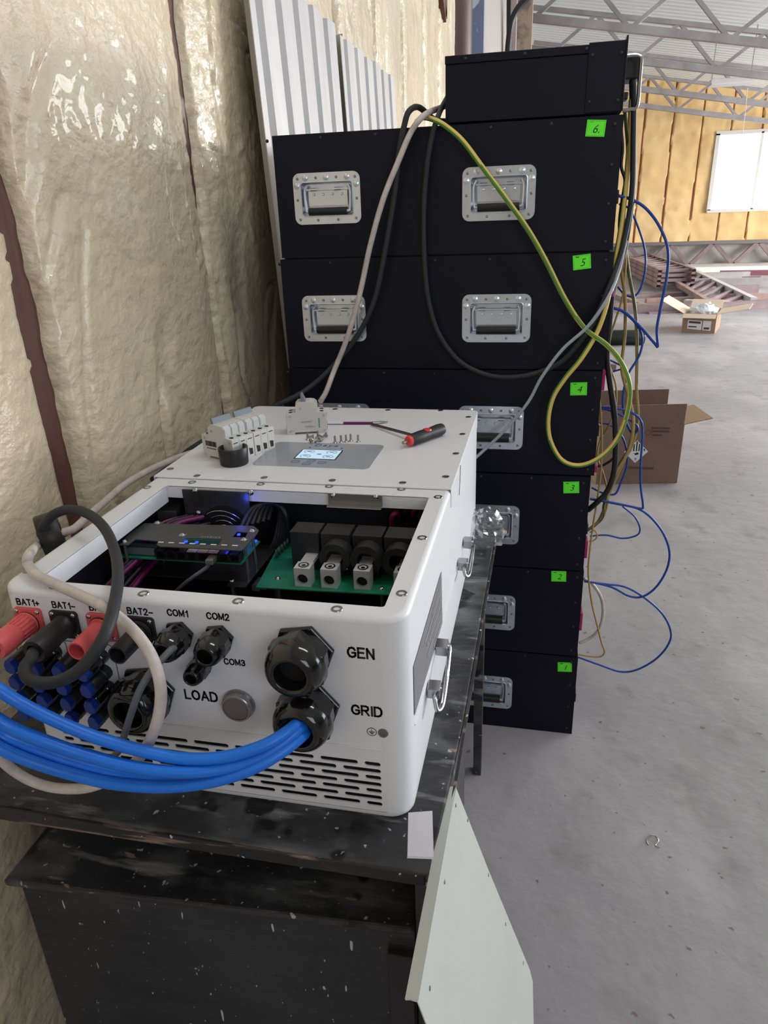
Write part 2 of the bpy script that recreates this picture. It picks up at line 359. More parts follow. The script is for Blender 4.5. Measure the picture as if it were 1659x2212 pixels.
# far wall
YF = 18.5
mb = MB(); n1, n2 = 170, 60; wx0, wx1 = -1.2, 15.5
def inwin(x, z): return False
WZ0, WZ1 = 1.30, 2.88
WX0 = atY(1541, 372, YF).x; WX1 = WX0+2.4; WXM = atY(1634, 372, YF).x
def fpt(x, z):
    y = YF-.03*noise.noise(Vector((x*1.5, z*1.2, 2)))-.03*noise.noise(Vector((x*4, z*7, 2)))-.05*max(0, noise.noise(Vector((x*5, z*12, 9))))*sm(2.9, 3.3, z+.17*x*.5)
    t = (x/.62) % 1
    g = abs(t-.5+.03*noise.noise(Vector((x, z*2, 0))))
    if g < .024 and noise.noise(Vector((int(x/.62)*3.3, z*2.4, 1))) > -.42: y += .09
    return (x, y, z)
xs = sorted(set([wx0+(wx1-wx0)*i/760 for i in range(761)]+[WX0, WX1])); zs = sorted(set([.64+(5.0-.64)*i/60 for i in range(61)]+[WZ0, WZ1]))
vs = [fpt(x, z) for z in zs for x in xs]; nx = len(xs); fs = []
for j in range(len(zs)-1):
    for i in range(nx-1):
        if WX0-1e-6 <= xs[i] and xs[i+1] <= WX1+1e-6 and WZ0-1e-6 <= zs[j] and zs[j+1] <= WZ1+1e-6: continue
        fs.append((j*nx+i, j*nx+i+1, (j+1)*nx+i+1, (j+1)*nx+i))
mb.add(vs, fs); struct(mb.build('wall_far', M_foamf, world=False, smooth=True, ang=70))
mb = MB(); mb.box((wx0, YF+.05, .6), (WX0, YF+.12, 5)); mb.box((WX1, YF+.05, .6), (wx1, YF+.12, 5)); mb.box((WX0, YF+.05, .6), (WX1, YF+.12, WZ0)); mb.box((WX0, YF+.05, WZ1), (WX1, YF+.12, 5))
struct(mb.build('wall_far_studs', M_studf))
mb = MB(); mb.box((wx0, YF-.12, 0), (wx1, YF+.3, .64)); struct(mb.build('baseboard_far', M_conc))
wi = bpy.data.objects.new('window_1', None); COL.objects.link(wi); wi.location = ((WX0+WX1)/2, YF, WZ0); struct(wi)
mb = MB()
for a, b in (((WX0-.04, WZ0-.05), (WX1+.04, WZ0+.02)), ((WX0-.05, WZ1-.03), (WX1+.05, WZ1+.05)), ((WX0-.05, WZ0), (WX0+.03, WZ1)), ((WX1-.03, WZ0), (WX1+.05, WZ1)), ((WXM-.025, WZ0), (WXM+.025, WZ1)), ((WXM+.9, WZ0), (WXM+.95, WZ1))):
    mb.box((a[0], YF-.06, a[1]), (b[0], YF+.03, b[1]))
mb.build('window_frame', M_pvc, wi)
mb = MB(); mb.box((WX0, YF, WZ0), (WX1, YF+.02, WZ1)); mb.build('pane', M_glow, wi)
# roof: ribbed sheets falling to the right
mb = MB(); RS = -.17; RZ = 4.46; vs = []; fs = []; ys = []
y = -4
while y < 19: ys += [(y, 0), (y+.10, 0), (y+.13, .035), (y+.17, .035)]; y += .2
for (y, dz) in ys:
    for x in (-1.2, 16): vs.append((x, y, RZ+RS*x+dz))
for i in range(len(ys)-1): fs.append((2*i, 2*i+1, 2*i+3, 2*i+2))
mb.add(vs, fs); struct(mb.build('ceiling', M_roof, world=False))

# roof trusses, each a thing
def truss(y, label, ph):
    t = thing('roof_truss', label, 'truss', (3, y, 3.58-.17*3), 'roof trusses')
    zb = lambda x: 3.58-.17*x; zt = lambda x: 4.08-.17*x
    xa, xb = -.25, 12
    MB().bar((xa, y, zb(xa)), (xb, y, zb(xb)), .10, .085).build('bottom_chord', M_truss, t)
    MB().bar((xa, y, zt(xa)), (xb, y, zt(xb)), .08, .055).build('top_chord', M_truss, t)
    x = xa+ph; up = True
    while x < 11.2:
        x2 = x+.56
        a = (x, y, zb(x) if up else zt(x)); b = (x2, y, zt(x2) if up else zb(x2))
        MB().bar(a, b, .045, .045).build('web_bar', M_truss, t); x = x2; up = not up
truss(9.7, 'grey steel lattice roof truss nearest the camera, cut by the top edge of the photo', .1)
truss(11.6, 'grey steel lattice roof truss second from the camera, just above the black stack', .35)
truss(14.0, 'grey steel lattice roof truss third from the camera, passing behind the ceiling lamp', .2)
truss(16.0, 'grey steel lattice roof truss closest to the far yellow foam wall', .5)
# hanging lamp
lt = thing('ceiling_lamp', 'white flat rectangular lamp fitting hanging under the far roof trusses', 'lamp', atY(1575, 182, 13))
p = atY(1578, 178, 13); mb = MB(); mb.box((p.x-.32, 12.8, p.z-.02), (p.x+.32, 13.2, p.z+.04)); mb.build('lamp_housing', M_pvc, lt, bevel=.01)
mb = MB(); mb.box((p.x-.30, 12.82, p.z-.035), (p.x+.30, 13.18, p.z-.02)); mb.build('diffuser', M_label, lt)
for dx in (-.28, .28): mb = MB(); mb.cyl((p.x+dx, 13, p.z), (p.x+dx, 13, p.z+.75), .006, n=6); mb.build('hanger_wire', M_steel, lt)
mb = MB(); mb.tube([atY(1615, 190, 13), atY(1610, 240, 13.05), atY(1604, 288, 13.1)], .006, 6); mb.build('pull_cord', M_wsteel, lt)

# end of the foam wall: posts and door leaf
def postcyl(name, px0, px1, y, m, rnd, lab, cat):
    a = atY(px0, 60, y); b = atY(px1, 60, y); r = (b.x-a.x)/2; c = (a.x+b.x)/2
    mb = MB()
    if rnd: mb.cyl((c, y, 0), (c, y, 4.5), r, n=28)
    else: mb.box((c-r, y-r*.7, 0), (c+r, y+r*.7, 4.5))
    return tag(mb.build(name, m, smooth=rnd, bevel=0 if rnd else .004), lab, cat)
postcyl('round_post', 976, 1018, 7.0, M_brown, True, 'thick brown round post at the far end of the near foam wall', 'post')
postcyl('painted_post', 1021, 1046, 7.3, M_blug, False, 'blue grey post with flaking white paint beside the brown round post', 'post')
mb = MB(); a = atY(1046, 0, 7.9); b = atY(1094, 0, 8.6)
mb.hexa([atY(1046, -60, 7.9), atY(1090, -60, 8.6), atY(1088, 400, 8.6), atY(1046, 400, 7.9)], [p+Vector((0.02, .05, 0)) for p in (atY(1046, -60, 7.9), atY(1090, -60, 8.6), atY(1088, 400, 8.6), atY(1046, 400, 7.9))])
tag(mb.build('door_leaf', mat('grey_board', (.38, .35, .33), .7)), 'tall grey board door standing beside the flaking blue grey post', 'door')
postcyl('black_post', 1088, 1102, 8.9, M_matblk, False, 'narrow black post between the grey board and the pale pink post', 'post')
postcyl('pale_post', 1100, 1116, 9.0, mat('pale_pink_timber', (.62, .48, .45), .7), False, 'pale pink timber post carrying the left end of the trusses', 'post')
postcyl('dark_column', 1118, 1150, 9.4, mat('brown_grey_timber', (.23, .17, .15), .7, var=(.45, .34, .25), vscale=4, vlo=.45, vhi=.55), False, 'rough brown timber column under the left ends of the trusses', 'column')
mb = MB(); mb.tube([atY(1175, -30, 8.5), atY(1140, -5, 8.5), atY(1112, 30, 8.5), atY(1100, 80, 8.5), atY(1096, 200, 8.5), atY(1094, 700, 8.5)], .035, 8)
tag(mb.build('thick_black_hose', M_rub, smooth=True), 'thick black cable curving down beside the pale pink post', 'cable')
mb = MB(); mb.box((-2.6, 10.5, 0), (-.25, 10.6, 4.9)); struct(mb.build('wall_back_left', M_conc))

# corrugated sheets leaning behind the stack
def corr(y0, y1, ztop, xb, xt, seed):
    mb = MB(); y = y0; per = .165
    prof = [(y, .0), (y+.035, .0)]; y += .035
    while y < y1: prof += [(y+.006, 0), (y+.020, -.034), (y+.050, -.034), (y+.064, 0), (y+per, 0)]; y += per
    rnd = random.Random(seed); vs = []; m = 6
    for j in range(m+1):
        t = j/m
        for i, (yy, d) in enumerate(prof):
            z = ztop*t-(.012*rnd.random() if j == m else 0); vs.append((xb+(xt-xb)*t+d, yy, z))
    n = len(prof); b = len(vs); vs2 = [(v[0]-.0025, v[1], v[2]) for v in vs]
    fs = [(j*n+i, j*n+i+1, (j+1)*n+i+1, (j+1)*n+i) for j in range(m) for i in range(n-1)]
    fs2 = [tuple(reversed([q+b for q in f])) for f in fs]
    ed = [(i, i+1, b+i+1, b+i) for i in range(m*n, m*n+n-1)]+[(j*n, (j+1)*n, b+(j+1)*n, b+j*n) for j in range(m)]
    mb.add(vs+vs2, fs+fs2+ed); return mb
tag(corr(1.42, 2.28, 2.15, -.572, -.652, 1).build('corrugated_sheet', M_galv), 'taller-looking grey corrugated metal sheet leaning on the foam wall nearest the black stack', 'metal sheet', 'corrugated sheets leaning on the wall')
tag(corr(2.30, 3.30, 2.13, -.560, -.640, 2).build('corrugated_sheet', M_galv), 'farther grey corrugated metal sheet with a torn near corner, behind the black stack', 'metal sheet', 'corrugated sheets leaning on the wall')

# ================================================================== DESK
dk = thing('work_desk', 'long black-painted wooden desk with chipped edges under the white inverter', 'desk', (-.28, .4, 0))
mb = MB(); mb.hexa([(-.66, -.066, TT-.024), (.036, -.072, TT-.024), (.045, .2, TT-.024), (.048, .875, TT-.024), (-.66, .875, TT-.024)], [(-.66, -.066, TT), (.036, -.072, TT), (.045, .2, TT), (.048, .875, TT), (-.66, .875, TT)])
mb.build('desktop', M_black_wood, dk, bevel=.003)
# rough edge strips as wear: thin battens along front and right edge
mb = MB(); mb.box((-.66, -.0735, TT-.022), (.030, -.066, TT-.003)); mb.build('front_edge_strip', M_chip, dk, bevel=.002)
mb = MB(); mb.bar((.047, -.05, TT-.004), (.0505, .87, TT-.004), .004, .006); mb.build('right_edge_strip', M_chip, dk)
ld = mb = MB(); mb.hexa([(-.587, -.066, .636), (.007, -.034, .636), (.007, .40, .636), (-.597, .40, .636)], [(-.587, -.068, .65), (.007, -.036, .65), (.007, .40, .65), (-.597, .40, .65)])
mb.build('lower_ledge', M_black_wood, dk, bevel=.004)
mb = MB(); mb.hexa([(-.575, -.052, 0), (.007, -.028, 0), (.007, -.01, 0), (-.575, -.034, 0)], [(-.575, -.052, .636), (.007, -.028, .636), (.007, -.01, .636), (-.575, -.034, .636)])
mb.build('front_panel', M_black_front, dk, bevel=.002)
mb = MB(); mb.box((-.575, -.03, 0), (-.555, .40, .625)); mb.build('left_panel', M_black_front, dk, bevel=.002)
mb = MB(); mb.box((.008, -.028, 0), (.026, .43, TT-.024)); mb.build('right_panel', mat('dark_grey_board', (.05, .048, .052), .5, var=(.03, .03, .034), vscale=6), dk, bevel=.002)
mb = MB(); mb.box((-.030, -.040, 0), (.006, -.026, .60)); mb.build('corner_batten', mat('worn_corner_batten', (.02, .02, .025), .5, specks=[((.42, .26, .18), 9, .63, (1.6, 1, .5))]), dk, bevel=.002)
mb = MB(); mb.box((-.60, .82, 0), (-.56, .86, TT-.024)); mb.build('leg', M_black_wood, dk)
mb = MB(); mb.hexa([(.0, .955, 0), (.022, .955, 0), (.022, .985, 0), (.0, .985, 0)], [(.005, .835, TT-.024), (.03, .835, TT-.024), (.03, .865, TT-.024), (.005, .865, TT-.024)]); mb.build('leg', M_black_wood, dk)
mb = MB(); mb.box((-.60, .40, .68), (-.58, .86, TT-.024)); mb.build('rail', M_black_wood, dk)

# ================================================================== INVERTER
IW, IL, IH = .527, .898, .2964
ZT = TT+IH
inv = thing('hybrid_inverter', 'large white hybrid inverter lying on its back on the desk with its front cover removed', 'inverter', (-IW/2, IL/2, TT))
def ring(ins, z, n=8):
    rf, rb = max(.004, .030-ins), max(.004, .016-ins)
    return [(x, y, z) for x, y in rrect(-IW+ins, ins, -ins, IL-ins, (rf, rf, rb, rb), n)]
# shell loft
prof = [(.004, TT+.0), (.0, TT+.004), (0, TT+.01), (0, ZT-.008)]+[(.008*(1-math.cos(R(a))), ZT-.008+.008*math.sin(R(a))) for a in (15, 30, 45, 60, 75, 90)]
mb = MB(); rings = [ring(i, z) for i, z in prof]; n = len(rings[0]); vs = [p for r_ in rings for p in r_]; fs = []
for j in range(len(rings)-1):
    for i in range(n):
        k = (i+1) % n
        if j == 2 and abs(rings[2][i][1]) < 1e-5 and abs(rings[2][k][1]) < 1e-5 and abs(rings[2][i][0]-rings[2][k][0]) > .1: continue
        fs.append((j*n+i, j*n+k, (j+1)*n+k, (j+1)*n+i))
mb.add(vs, fs)
mb.box((-IW+.01, .01, TT+.004), (-.01, IL-.01, TT+.006))
mb.build('housing', M_white, inv, smooth=True, ang=50)
# inner walls (liner coloured near black to carry the bay's shade)
HX0, HX1, HY0, HY1 = -.487, -.030, .026, .372
mb = MB()
mb.box((-IW+.003, .32, TT+.02), (-.003, .42, TT+.022))
for a, b in (((-IW+.002, .03), (-IW+.004, .5)), ((-.004, .03), (-.002, .5)), ((-IW+.004, .43), (-.004, .432))):
    mb.box((a[0], a[1], TT+.02), (b[0], b[1], ZT-.012))
mb.box((-IW+.004, .03, TT+.010), (-.004, .43, TT+.014))
mb.build('bay_shade_liner', M_shade_in, inv)
# top flange with its opening and folded lips
top_out = [(x, y) for x, y, z in ring(.008, 0)]
curve_plate('top_flange', top_out, [list(reversed(rrect(HX0, HY0, HX1, HY1, .004, 3)))], .0016, Matrix.Translation((0, 0, ZT-.0009)), M_white, inv)
mb = MB()
mb.box((HX0, HY1-.0, ZT-.022), (HX1, HY1+.0015, ZT-.001)); mb.box((HX0, HY0-.0015, ZT-.014), (HX1, HY0, ZT-.001))
mb.box((HX0-.0015, HY0, ZT-.03), (HX0, HY1, ZT-.001)); mb.box((HX1, HY0, ZT-.014), (HX1+.0015, HY1, ZT-.001))
mb.build('opening_lip', M_white, inv)
# front plate with vent slots
slots = []; pitch = .0107; z0 = TT+.022; xr = -.0365; Ls, Lh, gap, sh = .049, .0205, .0085, .0066
for k in range(8):
    z = z0+k*pitch*1.0; short = (k % 2 == 0); x = xr; first = True
    if k == 7: x = xr-.44
    while x > -.478:
        L_ = Lh if (first and short) else Ls
        xe = max(x-L_, -.483)
        if x-xe > .014: slots.append(list(reversed(rrect(xe, z-sh/2, x, z+sh/2, sh/2*.98, 4))))
        x = xe-gap; first = False
z7 = z0+6*pitch
x_in = .0299
curve_plate('front_plate', [(-IW+x_in, TT+.0095), (-x_in, TT+.0095), (-x_in, ZT-.0078), (-IW+x_in, ZT-.0078)], slots, .002,
            Matrix(((1, 0, 0, 0), (0, 0, 1, .001), (0, 1, 0, 0), (0, 0, 0, 1))), M_white, inv)
mb = MB(); mb.tube([(-.49, -.0002, TT+.110), (-.033, -.0002, TT+.110)], .0016, 8, smooth=1); mb.build('crease_ridge', M_white, inv, smooth=True)
# vent interior: dark sheet that stands in for the shade behind the slots
mb = MB(); mb.box((-.49, .006, TT+.008), (-.033, .02, TT+.106)); mb.build('vent_shade_backing', M_shade_in, inv)
# back cover sheet
cov = [(x, y) for x, y in rrect(-IW-.0015, .405, .0015, IL+.001, (.002, .002, .014, .014), 5)]
mb = MB(); prism(mb, cov, Matrix.Identity(4), ZT+.0005, ZT+.0035)
mb.box((-.0005, .405, ZT-.030), (.0015, IL-.02, ZT+.002)); mb.box((-IW-.0015, .405, ZT-.03), (-IW+.0005, IL-.02, ZT+.002))
mb.build('rear_cover', M_white, inv, bevel=.0012)
# flange rivet nuts and rear cover bolts
def rivet(p):
    mb = MB(); mb.lathe(p, (0, 0, 1), [(0, .0072), (.0009, .0068), (.0010, .0043), (-.004, .0042), (-.004, 0.0001)], 16, cap=False); return mb
for px_, py_ in ((303, 1289), (107, 1276), (512, 1302), (729, 1313), (56, 1233), (868, 1282), (912, 1162), (948, 1074), (318, 1053), (415, 1042), (563, 1046), (711, 1051), (867, 1057)):
    p = atZ(px_, py_, ZT)
    if p.y < .05 and -.50 < p.x < -.03: p.y = .0135
    p.x = max(-.515, min(-.016, p.x)); rivet(p).build('rivet_nut', M_screwd, inv, smooth=True)
TC = ZT+.0035
for px_, py_ in ((426, 1028), (571, 1032), (718, 1038), (870, 1043), (963, 1030), (985, 980), (999, 938), (1012, 901), (952, 887), (838, 886), (724, 884), (368, 1013)):
    p = atZ(px_, py_, TC); mb = MB(); mb.lathe(p, (0, 0, 1), [(-.001, .0066), (.0008, .0062), (.0012, .0045), (.0006, .003), (.0006, .0001)], 16, cap=False)
    mb.build('cover_bolt', M_screwd, inv, smooth=True)
# right side: ridge, rating sticker, two grab handles
a = atX(896, 1566, .0005); b = atX(1003, 1168, .0005)
mb = MB(); mb.tube([a, b], .0012, 6, smooth=1); mb.build('side_ridge', M_white, inv)
qa, qb, qc, qd = atX(953, 1235, .0006), atX(893, 1440, .0006), atX(895, 1545, .0006), atX(955, 1345, .0006)
mb = MB(); mb.hexa([qa, qb, qc, qd], [q+Vector((.0006, 0, 0)) for q in (qa, qb, qc, qd)]); st = mb.build('rating_sticker', mat('grey_sticker', (.20, .20, .22), .45), inv)
mb = MB()
for i in range(11):
    t = .08+.08*i
    u0 = qa.lerp(qd, t); u1 = qb.lerp(qc, t); e = .35+.5*random.random()
    if i % 3: mb.bar(u0.lerp(u1, .06)+Vector((.0013, 0, 0)), u0.lerp(u1, e)+Vector((.0013, 0, 0)), .0018, .0008, up=(1, 0, 0))
mb.build('sticker_print', M_graph, st)
mb = MB(); v0 = atX(995, 1005, .0022); v1 = atX(992, 1070, .0022); mb.bar(v0, v1, .0015, .0008, up=(1, 0, 0)); mb.build('side_slot', M_ink, inv)
def grab(p0, p1, rr):
    """two chrome clamp blocks joined by a folding bail, on the right side"""
    d = (p1-p0).normalized(); o = Vector((.0065, 0, -.002)); mb = MB()
    mb.tube([p0-d*.004, p0-d*.018+o*.5, p0-d*.026+o*1.2+Vector((0, 0, -.008)), p0-d*.012+o*2+Vector((0, 0, -.010)), p0.lerp(p1, .35)+o*2+Vector((0, 0, -.008)), p0.lerp(p1, .65)+o*1.9+Vector((0, 0, -.004)), p1+d*.008+o*1.5, p1+d*.004], .0030, 10)
    h = mb.build('grab_handle', M_chrome, inv, smooth=True)
    for p in (p0, p1):
        mb = MB(); mb.bar(p-d*.010, p+d*.010, .018, .018, up=(0, 0, 1)); mb.build('clamp_block', M_chrome, h, bevel=.0015)
        mb = MB(); mb.dome(p+Vector((.009, 0, .002)), (1, 0, 0), .0026); mb.build('screw', M_chrome, h, smooth=True)
grab(atX(938, 1489, .010), atX(955, 1398, .010), 1)
grab(atX(1000, 1219, .010), atX(1011, 1172, .010), 1)

# --- front panel connectors
NY = Vector((0, -1, 0))
def ypl(x, z, d): return frame((x, d, z), (1, 0, 0), (0, 0, 1))     # local x right, y up, z toward viewer(-y)
def sock(x, z, m, lab, L, hollow, plug):
    mb = MB(); prism(mb, rrect(-.0195, -.0195, .0195, .0195, .005, 5), ypl(x, z, 0), 0, .004)
    s_ = mb.build('battery_terminal', m, inv, bevel=.0006); s_['label'] = lab
    for i in (-1, 1):
        for j in (-1, 1):
            mb = MB(); mb.dome((x+i*.0148, -.004, z+j*.0148), (0, -1, 0), .0033, .6); mb.cyl((x+i*.0148, -.0055, z+j*.0148), (x+i*.0148, -.0062, z+j*.0148), .0014, n=6)
            mb.build('flange_screw', M_chrome, s_, smooth=True)
    if plug == 'red':
        mb = MB(); mb.lathe((x, -.004, z), (0, -1, 0), [(0, .0155), (.003, .0155), (.004, .0145), (.028, .0140), (.030, .0152), (.058, .0152), (.062, .0137), (.062, .0078), (.052, .0076), (.052, .0001)], 28, cap=False)
        mb.build('plug_body', M_red, s_, smooth=True)
        mb = MB(); mb.torus((x, -.006, z), (0, 1, 0), .0148, .0012); mb.build('seal_ring', M_rub, s_)
        for k in range(18):
            a_ = 2*math.pi*k/18
        mb = MB()
        for k in range(18):
            a_ = 2*math.pi*k/18; mb.bar((x+.0146*math.cos(a_), -.010, z+.0146*math.sin(a_)), (x+.0143*math.cos(a_), -.032, z+.0143*math.sin(a_)), .0018, .0012)
        mb.build('grip_ribs', M_red, s_)
    elif plug == 'black':
        mb = MB(); mb.lathe((x, -.004, z), (0, -1, 0), [(0, .0155), (.004, .0150), (.005, .0145), (.026, .0142), (.028, .0152), (.056, .0155), (.060, .0142), (.060, .0090), (.05, .0085), (.05, .0001)], 28, cap=False)
        mb.build('plug_body', M_matblk, s_, smooth=True)
    else:
        mb = MB(); mb.lathe((x, -.004, z), (0, -1, 0), [(0, .0150), (.006, .0150), (.006, .0125), (.052, .0118), (.052, .0098), (.010, .0095), (.010, .0001)], 28, cap=False)
        mb.build('socket_sleeve', m, s_, smooth=True)
        mb = MB(); mb.torus((x, -.006, z), (0, 1, 0), .0150, .0012); mb.build('seal_ring', M_rub, s_)
        mb = MB(); mb.cyl((x, -.01, z), (x, -.034, z), .0035); mb.build('contact_pin', M_matblk if m != M_red else mat('dark_red_pin', (.25, .02, .03), .4), s_, smooth=True)
sock(-.487, 1.052, M_red, 'coral red battery plug under the BAT1+ lettering', .09, 0, 'red')
sock(-.436, 1.052, M_matblk, 'black battery plug holding the dark grey cable under the BAT1- lettering', .09, 0, 'black')
sock(-.384, 1.053, M_red, 'open coral red battery socket under the BAT2+ lettering', .05, 1, '')
sock(-.331, 1.053, M_matblk, 'open black battery socket under the BAT2- lettering', .05, 1, '')
def gland(name, x, z, r, L, lab, cable=False):
    mb = MB(); mb.lathe((x, 0, z), (0, -1, 0), [(0, r*1.16), (L*.10, r*1.16), (L*.12, r*1.08)], 6, ph=R(10))
    g = mb.build(name, M_gland, inv, bevel=r*.04); g['label'] = lab
    mb = MB(); mb.lathe((x, 0, z), (0, -1, 0), [(L*.1, r*.98), (L*.3, r*.98)], 32); mb.build('thread_collar', M_gland, g, smooth=True)
    mb = MB(); mb.lathe((x, 0, z), (0, -1, 0), [(L*.22, r*1.10), (L*.24, r*1.14), (L*.56, r*1.14), (L*.60, r*1.08)], 6, ph=R(25)); mb.build('hex_nut', M_gland, g, bevel=r*.06)
    mb = MB(); mb.lathe((x, 0, z), (0, -1, 0), [(L*.55, r*1.06), (L*.72, r*1.03), (L*.88, r*.93), (L*.97, r*.80), (L, r*.70), (L, r*.60), (L*.97, r*.55), (L*.6, r*.54), (L*.6, .0001)], 40, cap=False)
    mb.build('dome_nut', M_gland, g, smooth=True, ang=60)
    mb = MB(); mb.cyl((x, -L*.6, z), (x, -L*.62, z), r*.54, n=32); mb.build('bore', M_hole, g)
    return g
gland('cable_gland', -.281, 1.0515, .0172, .042, 'black gland under COM1 with a thin grey cable')
gland('cable_gland', -.229, 1.0515, .0172, .042, 'black empty gland under COM2')
gland('cable_gland', -.256, 1.012, .0125, .034, 'smaller black gland beside the COM3 lettering')
gland('cable_gland', -.338, .962, .0340, .052, 'large black gland left of the LOAD lettering')
gland('cable_gland', -.1235, 1.043, .0340, .052, 'large black gland left of the GEN lettering')
gland('cable_gland', -.1215, .965, .0340, .052, 'large black gland left of the GRID lettering with blue cables')
# round data port
mb = MB(); mb.lathe((-.2145, 0, .957), (0, -1, 0), [(0, .0215), (.003, .0215), (.003, .0195), (.011, .0195), (.012, .0185), (.012, .0170), (.010, .0168), (.010, .0001)], 36, cap=False)
dp = mb.build('data_port', mat('grey_port_ring', (.30, .29, .29), .25, .6), inv, smooth=True)
mb = MB(); mb.cyl((-.2145, -.0095, .957), (-.2145, -.0108, .957), .0165, n=36); mb.build('port_lid', mat('brown_grey_lid', (.16, .13, .12), .4), dp)
# PV connectors with blue caps, 4 x 4
bx = [-.532+.0, -.489, -.441, -.396]
for i, xc in enumerate((-.4965, -.463, -.429, -.3955)):
    for j, zc in enumerate((1.009, .9848, .9605, .9362)):
        mb = MB(); mb.lathe((xc, 0, zc), (0, -1, 0), [(0, .0108), (.012, .0108), (.013, .0098), (.031, .0096), (.034, .0088), (.037, .0001)], 20, cap=False)
        c_ = mb.build('panel_connector', M_gland if (i+j) % 2 else M_matblk, inv, smooth=True)
        mb = MB(); sgn = 1 if i % 2 else -1
        prism(mb, [(-.0076, .0030), (-.0040, .0098), (.0030, .0080), (.0078, -.0020), (.0062, -.0088), (-.0012, -.0098), (-.0070, -.0055)], ypl(xc, zc, 0), .016 if (i % 2) else .034, .0440)
        mb.build('cap', M_blue, c_, bevel=.001)
# printed frames round the PV rows
mb = MB()
for (x0, x1) in ((-.474, -.445), (-.410, -.378)):
    lp = rrect(x0-.045, .9235+.003, x1+.001, 1.026, .006, 5); mb.tube([(x, -.0003, z) for x, z in lp], .0005, 4, True, 1)
mb.build('printed_frame', M_ink, inv)
for s_, x, z, sz in (('BAT1+', -.485, 1.0785, .0082), ('BAT1-', -.434, 1.0785, .0082), ('BAT2+', -.381, 1.0792, .0082), ('BAT2-', -.329, 1.0792, .0082),
                     ('COM1', -.279, 1.0815, .0082), ('COM2', -.227, 1.0815, .0082), ('COM3', -.2135, 1.0185, .0078), ('LOAD', -.2655, .9625, .0128), ('GEN', -.054, 1.0485, .0128), ('GRID', -.0505, .967, .0128)):
    mb = MB(); strokes(mb, s_, sz, ypl(x, z, 0)); mb.build('lettering', M_ink, inv)
# earth mark and bolt
mb = MB(); cx, cz = -.0455, .9365; mb.torus((cx, -.0003, cz), (0, 1, 0), .0058, .0004, 24, 4)
mb.box((cx-.0003, -.0006, cz), (cx+.0003, 0, cz+.004)); mb.box((cx-.0036, -.0006, cz-.0003), (cx+.0036, 0, cz+.0003)); mb.box((cx-.0024, -.0006, cz-.002), (cx+.0024, 0, cz-.0014)); mb.box((cx-.0012, -.0006, cz-.0036), (cx+.0012, 0, cz-.003))
mb.build('earth_mark', M_ink, inv)
mb = MB(); mb.lathe((-.0315, 0, .9365), (0, -1, 0), [(0, .0066), (.001, .0063), (.001, .0036), (.0002, .0034), (.0002, .0001)], 20, cap=False); mb.build('earth_bolt', M_screwd, inv, smooth=True)

# --- display panel on rear cover
ov = [atZ(x, y, TC) for x, y in ((540, 1012), (610, 961), (826, 965), (800, 1020))]
ox0, ox1, oy0, oy1 = -.375, -.1545, .481, .6225
mb = MB(); prism(mb, rrect(ox0, oy0, ox1, oy1, .012, 6), Matrix.Identity(4), TC, TC+.0008); dsp = mb.build('display_panel', M_overlay, inv)
mb = MB(); prism(mb, rrect(-.3075, .523, -.2265, .579, .001, 2), Matrix.Identity(4), TC+.0008, TC+.0012); sc = mb.build('screen_bezel', M_ink, dsp)
mb = MB(); mb.box((-.3050, .5255, TC+.0012), (-.2290, .5765, TC+.0015)); mb.build('screen', M_lcd, dsp)
mb = MB(); zz = TC+.0016
for cx, cy in ((-.289, .564), (-.245, .564), (-.289, .538), (-.245, .538)):
    mb.tube([(cx+.010*math.cos(a), cy+.0075*math.sin(a), zz) for a in [R(q) for q in range(-60, 241, 20)]], .0005, 4, smooth=1)
    mb.box((cx-.004, cy-.001, zz), (cx+.004, cy+.002, zz+.0002))
mb.box((-.270, .549, zz), (-.262, .553, zz+.0002)); mb.build('screen_icons', mat('screen_ink', (.08, .16, .22), .5), dsp)
mb = MB(); text_mb(mb, 'Deye', .0185, frame((-.268, .6065, TC+.001), (1, 0, 0), (0, 1, 0)), .0001, .0002, shear=.15, space=1.3); mb.build('logo_lettering', M_blueink, dsp)
for i, (cx, cy) in enumerate(((-.297, .592), (-.277, .590), (-.254, .590), (-.233, .592))):
    mb = MB(); mb.cyl((cx, cy, TC+.0008), (cx, cy, TC+.0012), .0025, n=12); mb.build('indicator', M_blueink if i in (0, 3) else M_graph, dsp)
for cx, cy in ((-.298, .506), (-.270, .513), (-.2735, .496), (-.247, .506)):
    mb = MB(); mb.tube([(x, y, TC+.0011) for x, y in rrect(cx-.0075, cy-.0045, cx+.0075, cy+.0045, .001, 2)], .00035, 4, True, 1); mb.build('button_outline', M_blueink, dsp)

# ================================================================== INSIDE THE BAY
# control board
zc = 1.058
cb = thing('control_board', 'dark control board with blue lights on standoffs inside the open inverter', 'circuit board', atZ(410, 1185, .98)); cb.location.z = .98
def Z(x, y, z=zc): return atZ(x, y, z)
out = [Z(*p) for p in ((257, 1178), (282, 1150), (312, 1131), (548, 1137), (559, 1146), (556, 1152), (527, 1186), (521, 1190), (345, 1181), (338, 1177), (344, 1170), (300, 1166), (292, 1166), (276, 1178))]
out = [(p.x, p.y) for p in out][::-1]
h1 = [(p.x, p.y) for p in [Z(388, 1176), Z(402, 1163), Z(481, 1166), Z(471, 1178)]]
h2 = [(p.x, p.y) for p in [Z(502, 1161), Z(512, 1149), Z(536, 1151), Z(530, 1162)]]
curve_plate('board_cover', out, [h1, h2], .0016, Matrix.Translation((0, 0, zc)), M_dgrey, cb)
p0, p1, p2, p3 = Z(258, 1205, 1.03), Z(522, 1220, 1.03), Z(562, 1171, 1.03), Z(300, 1150, 1.03)
mb = MB(); mb.hexa([p0, p1, p2, p3], [q+Vector((0, 0, .002)) for q in (p0, p1, p2, p3)]); mb.build('circuit_board', M_pcb, cb)
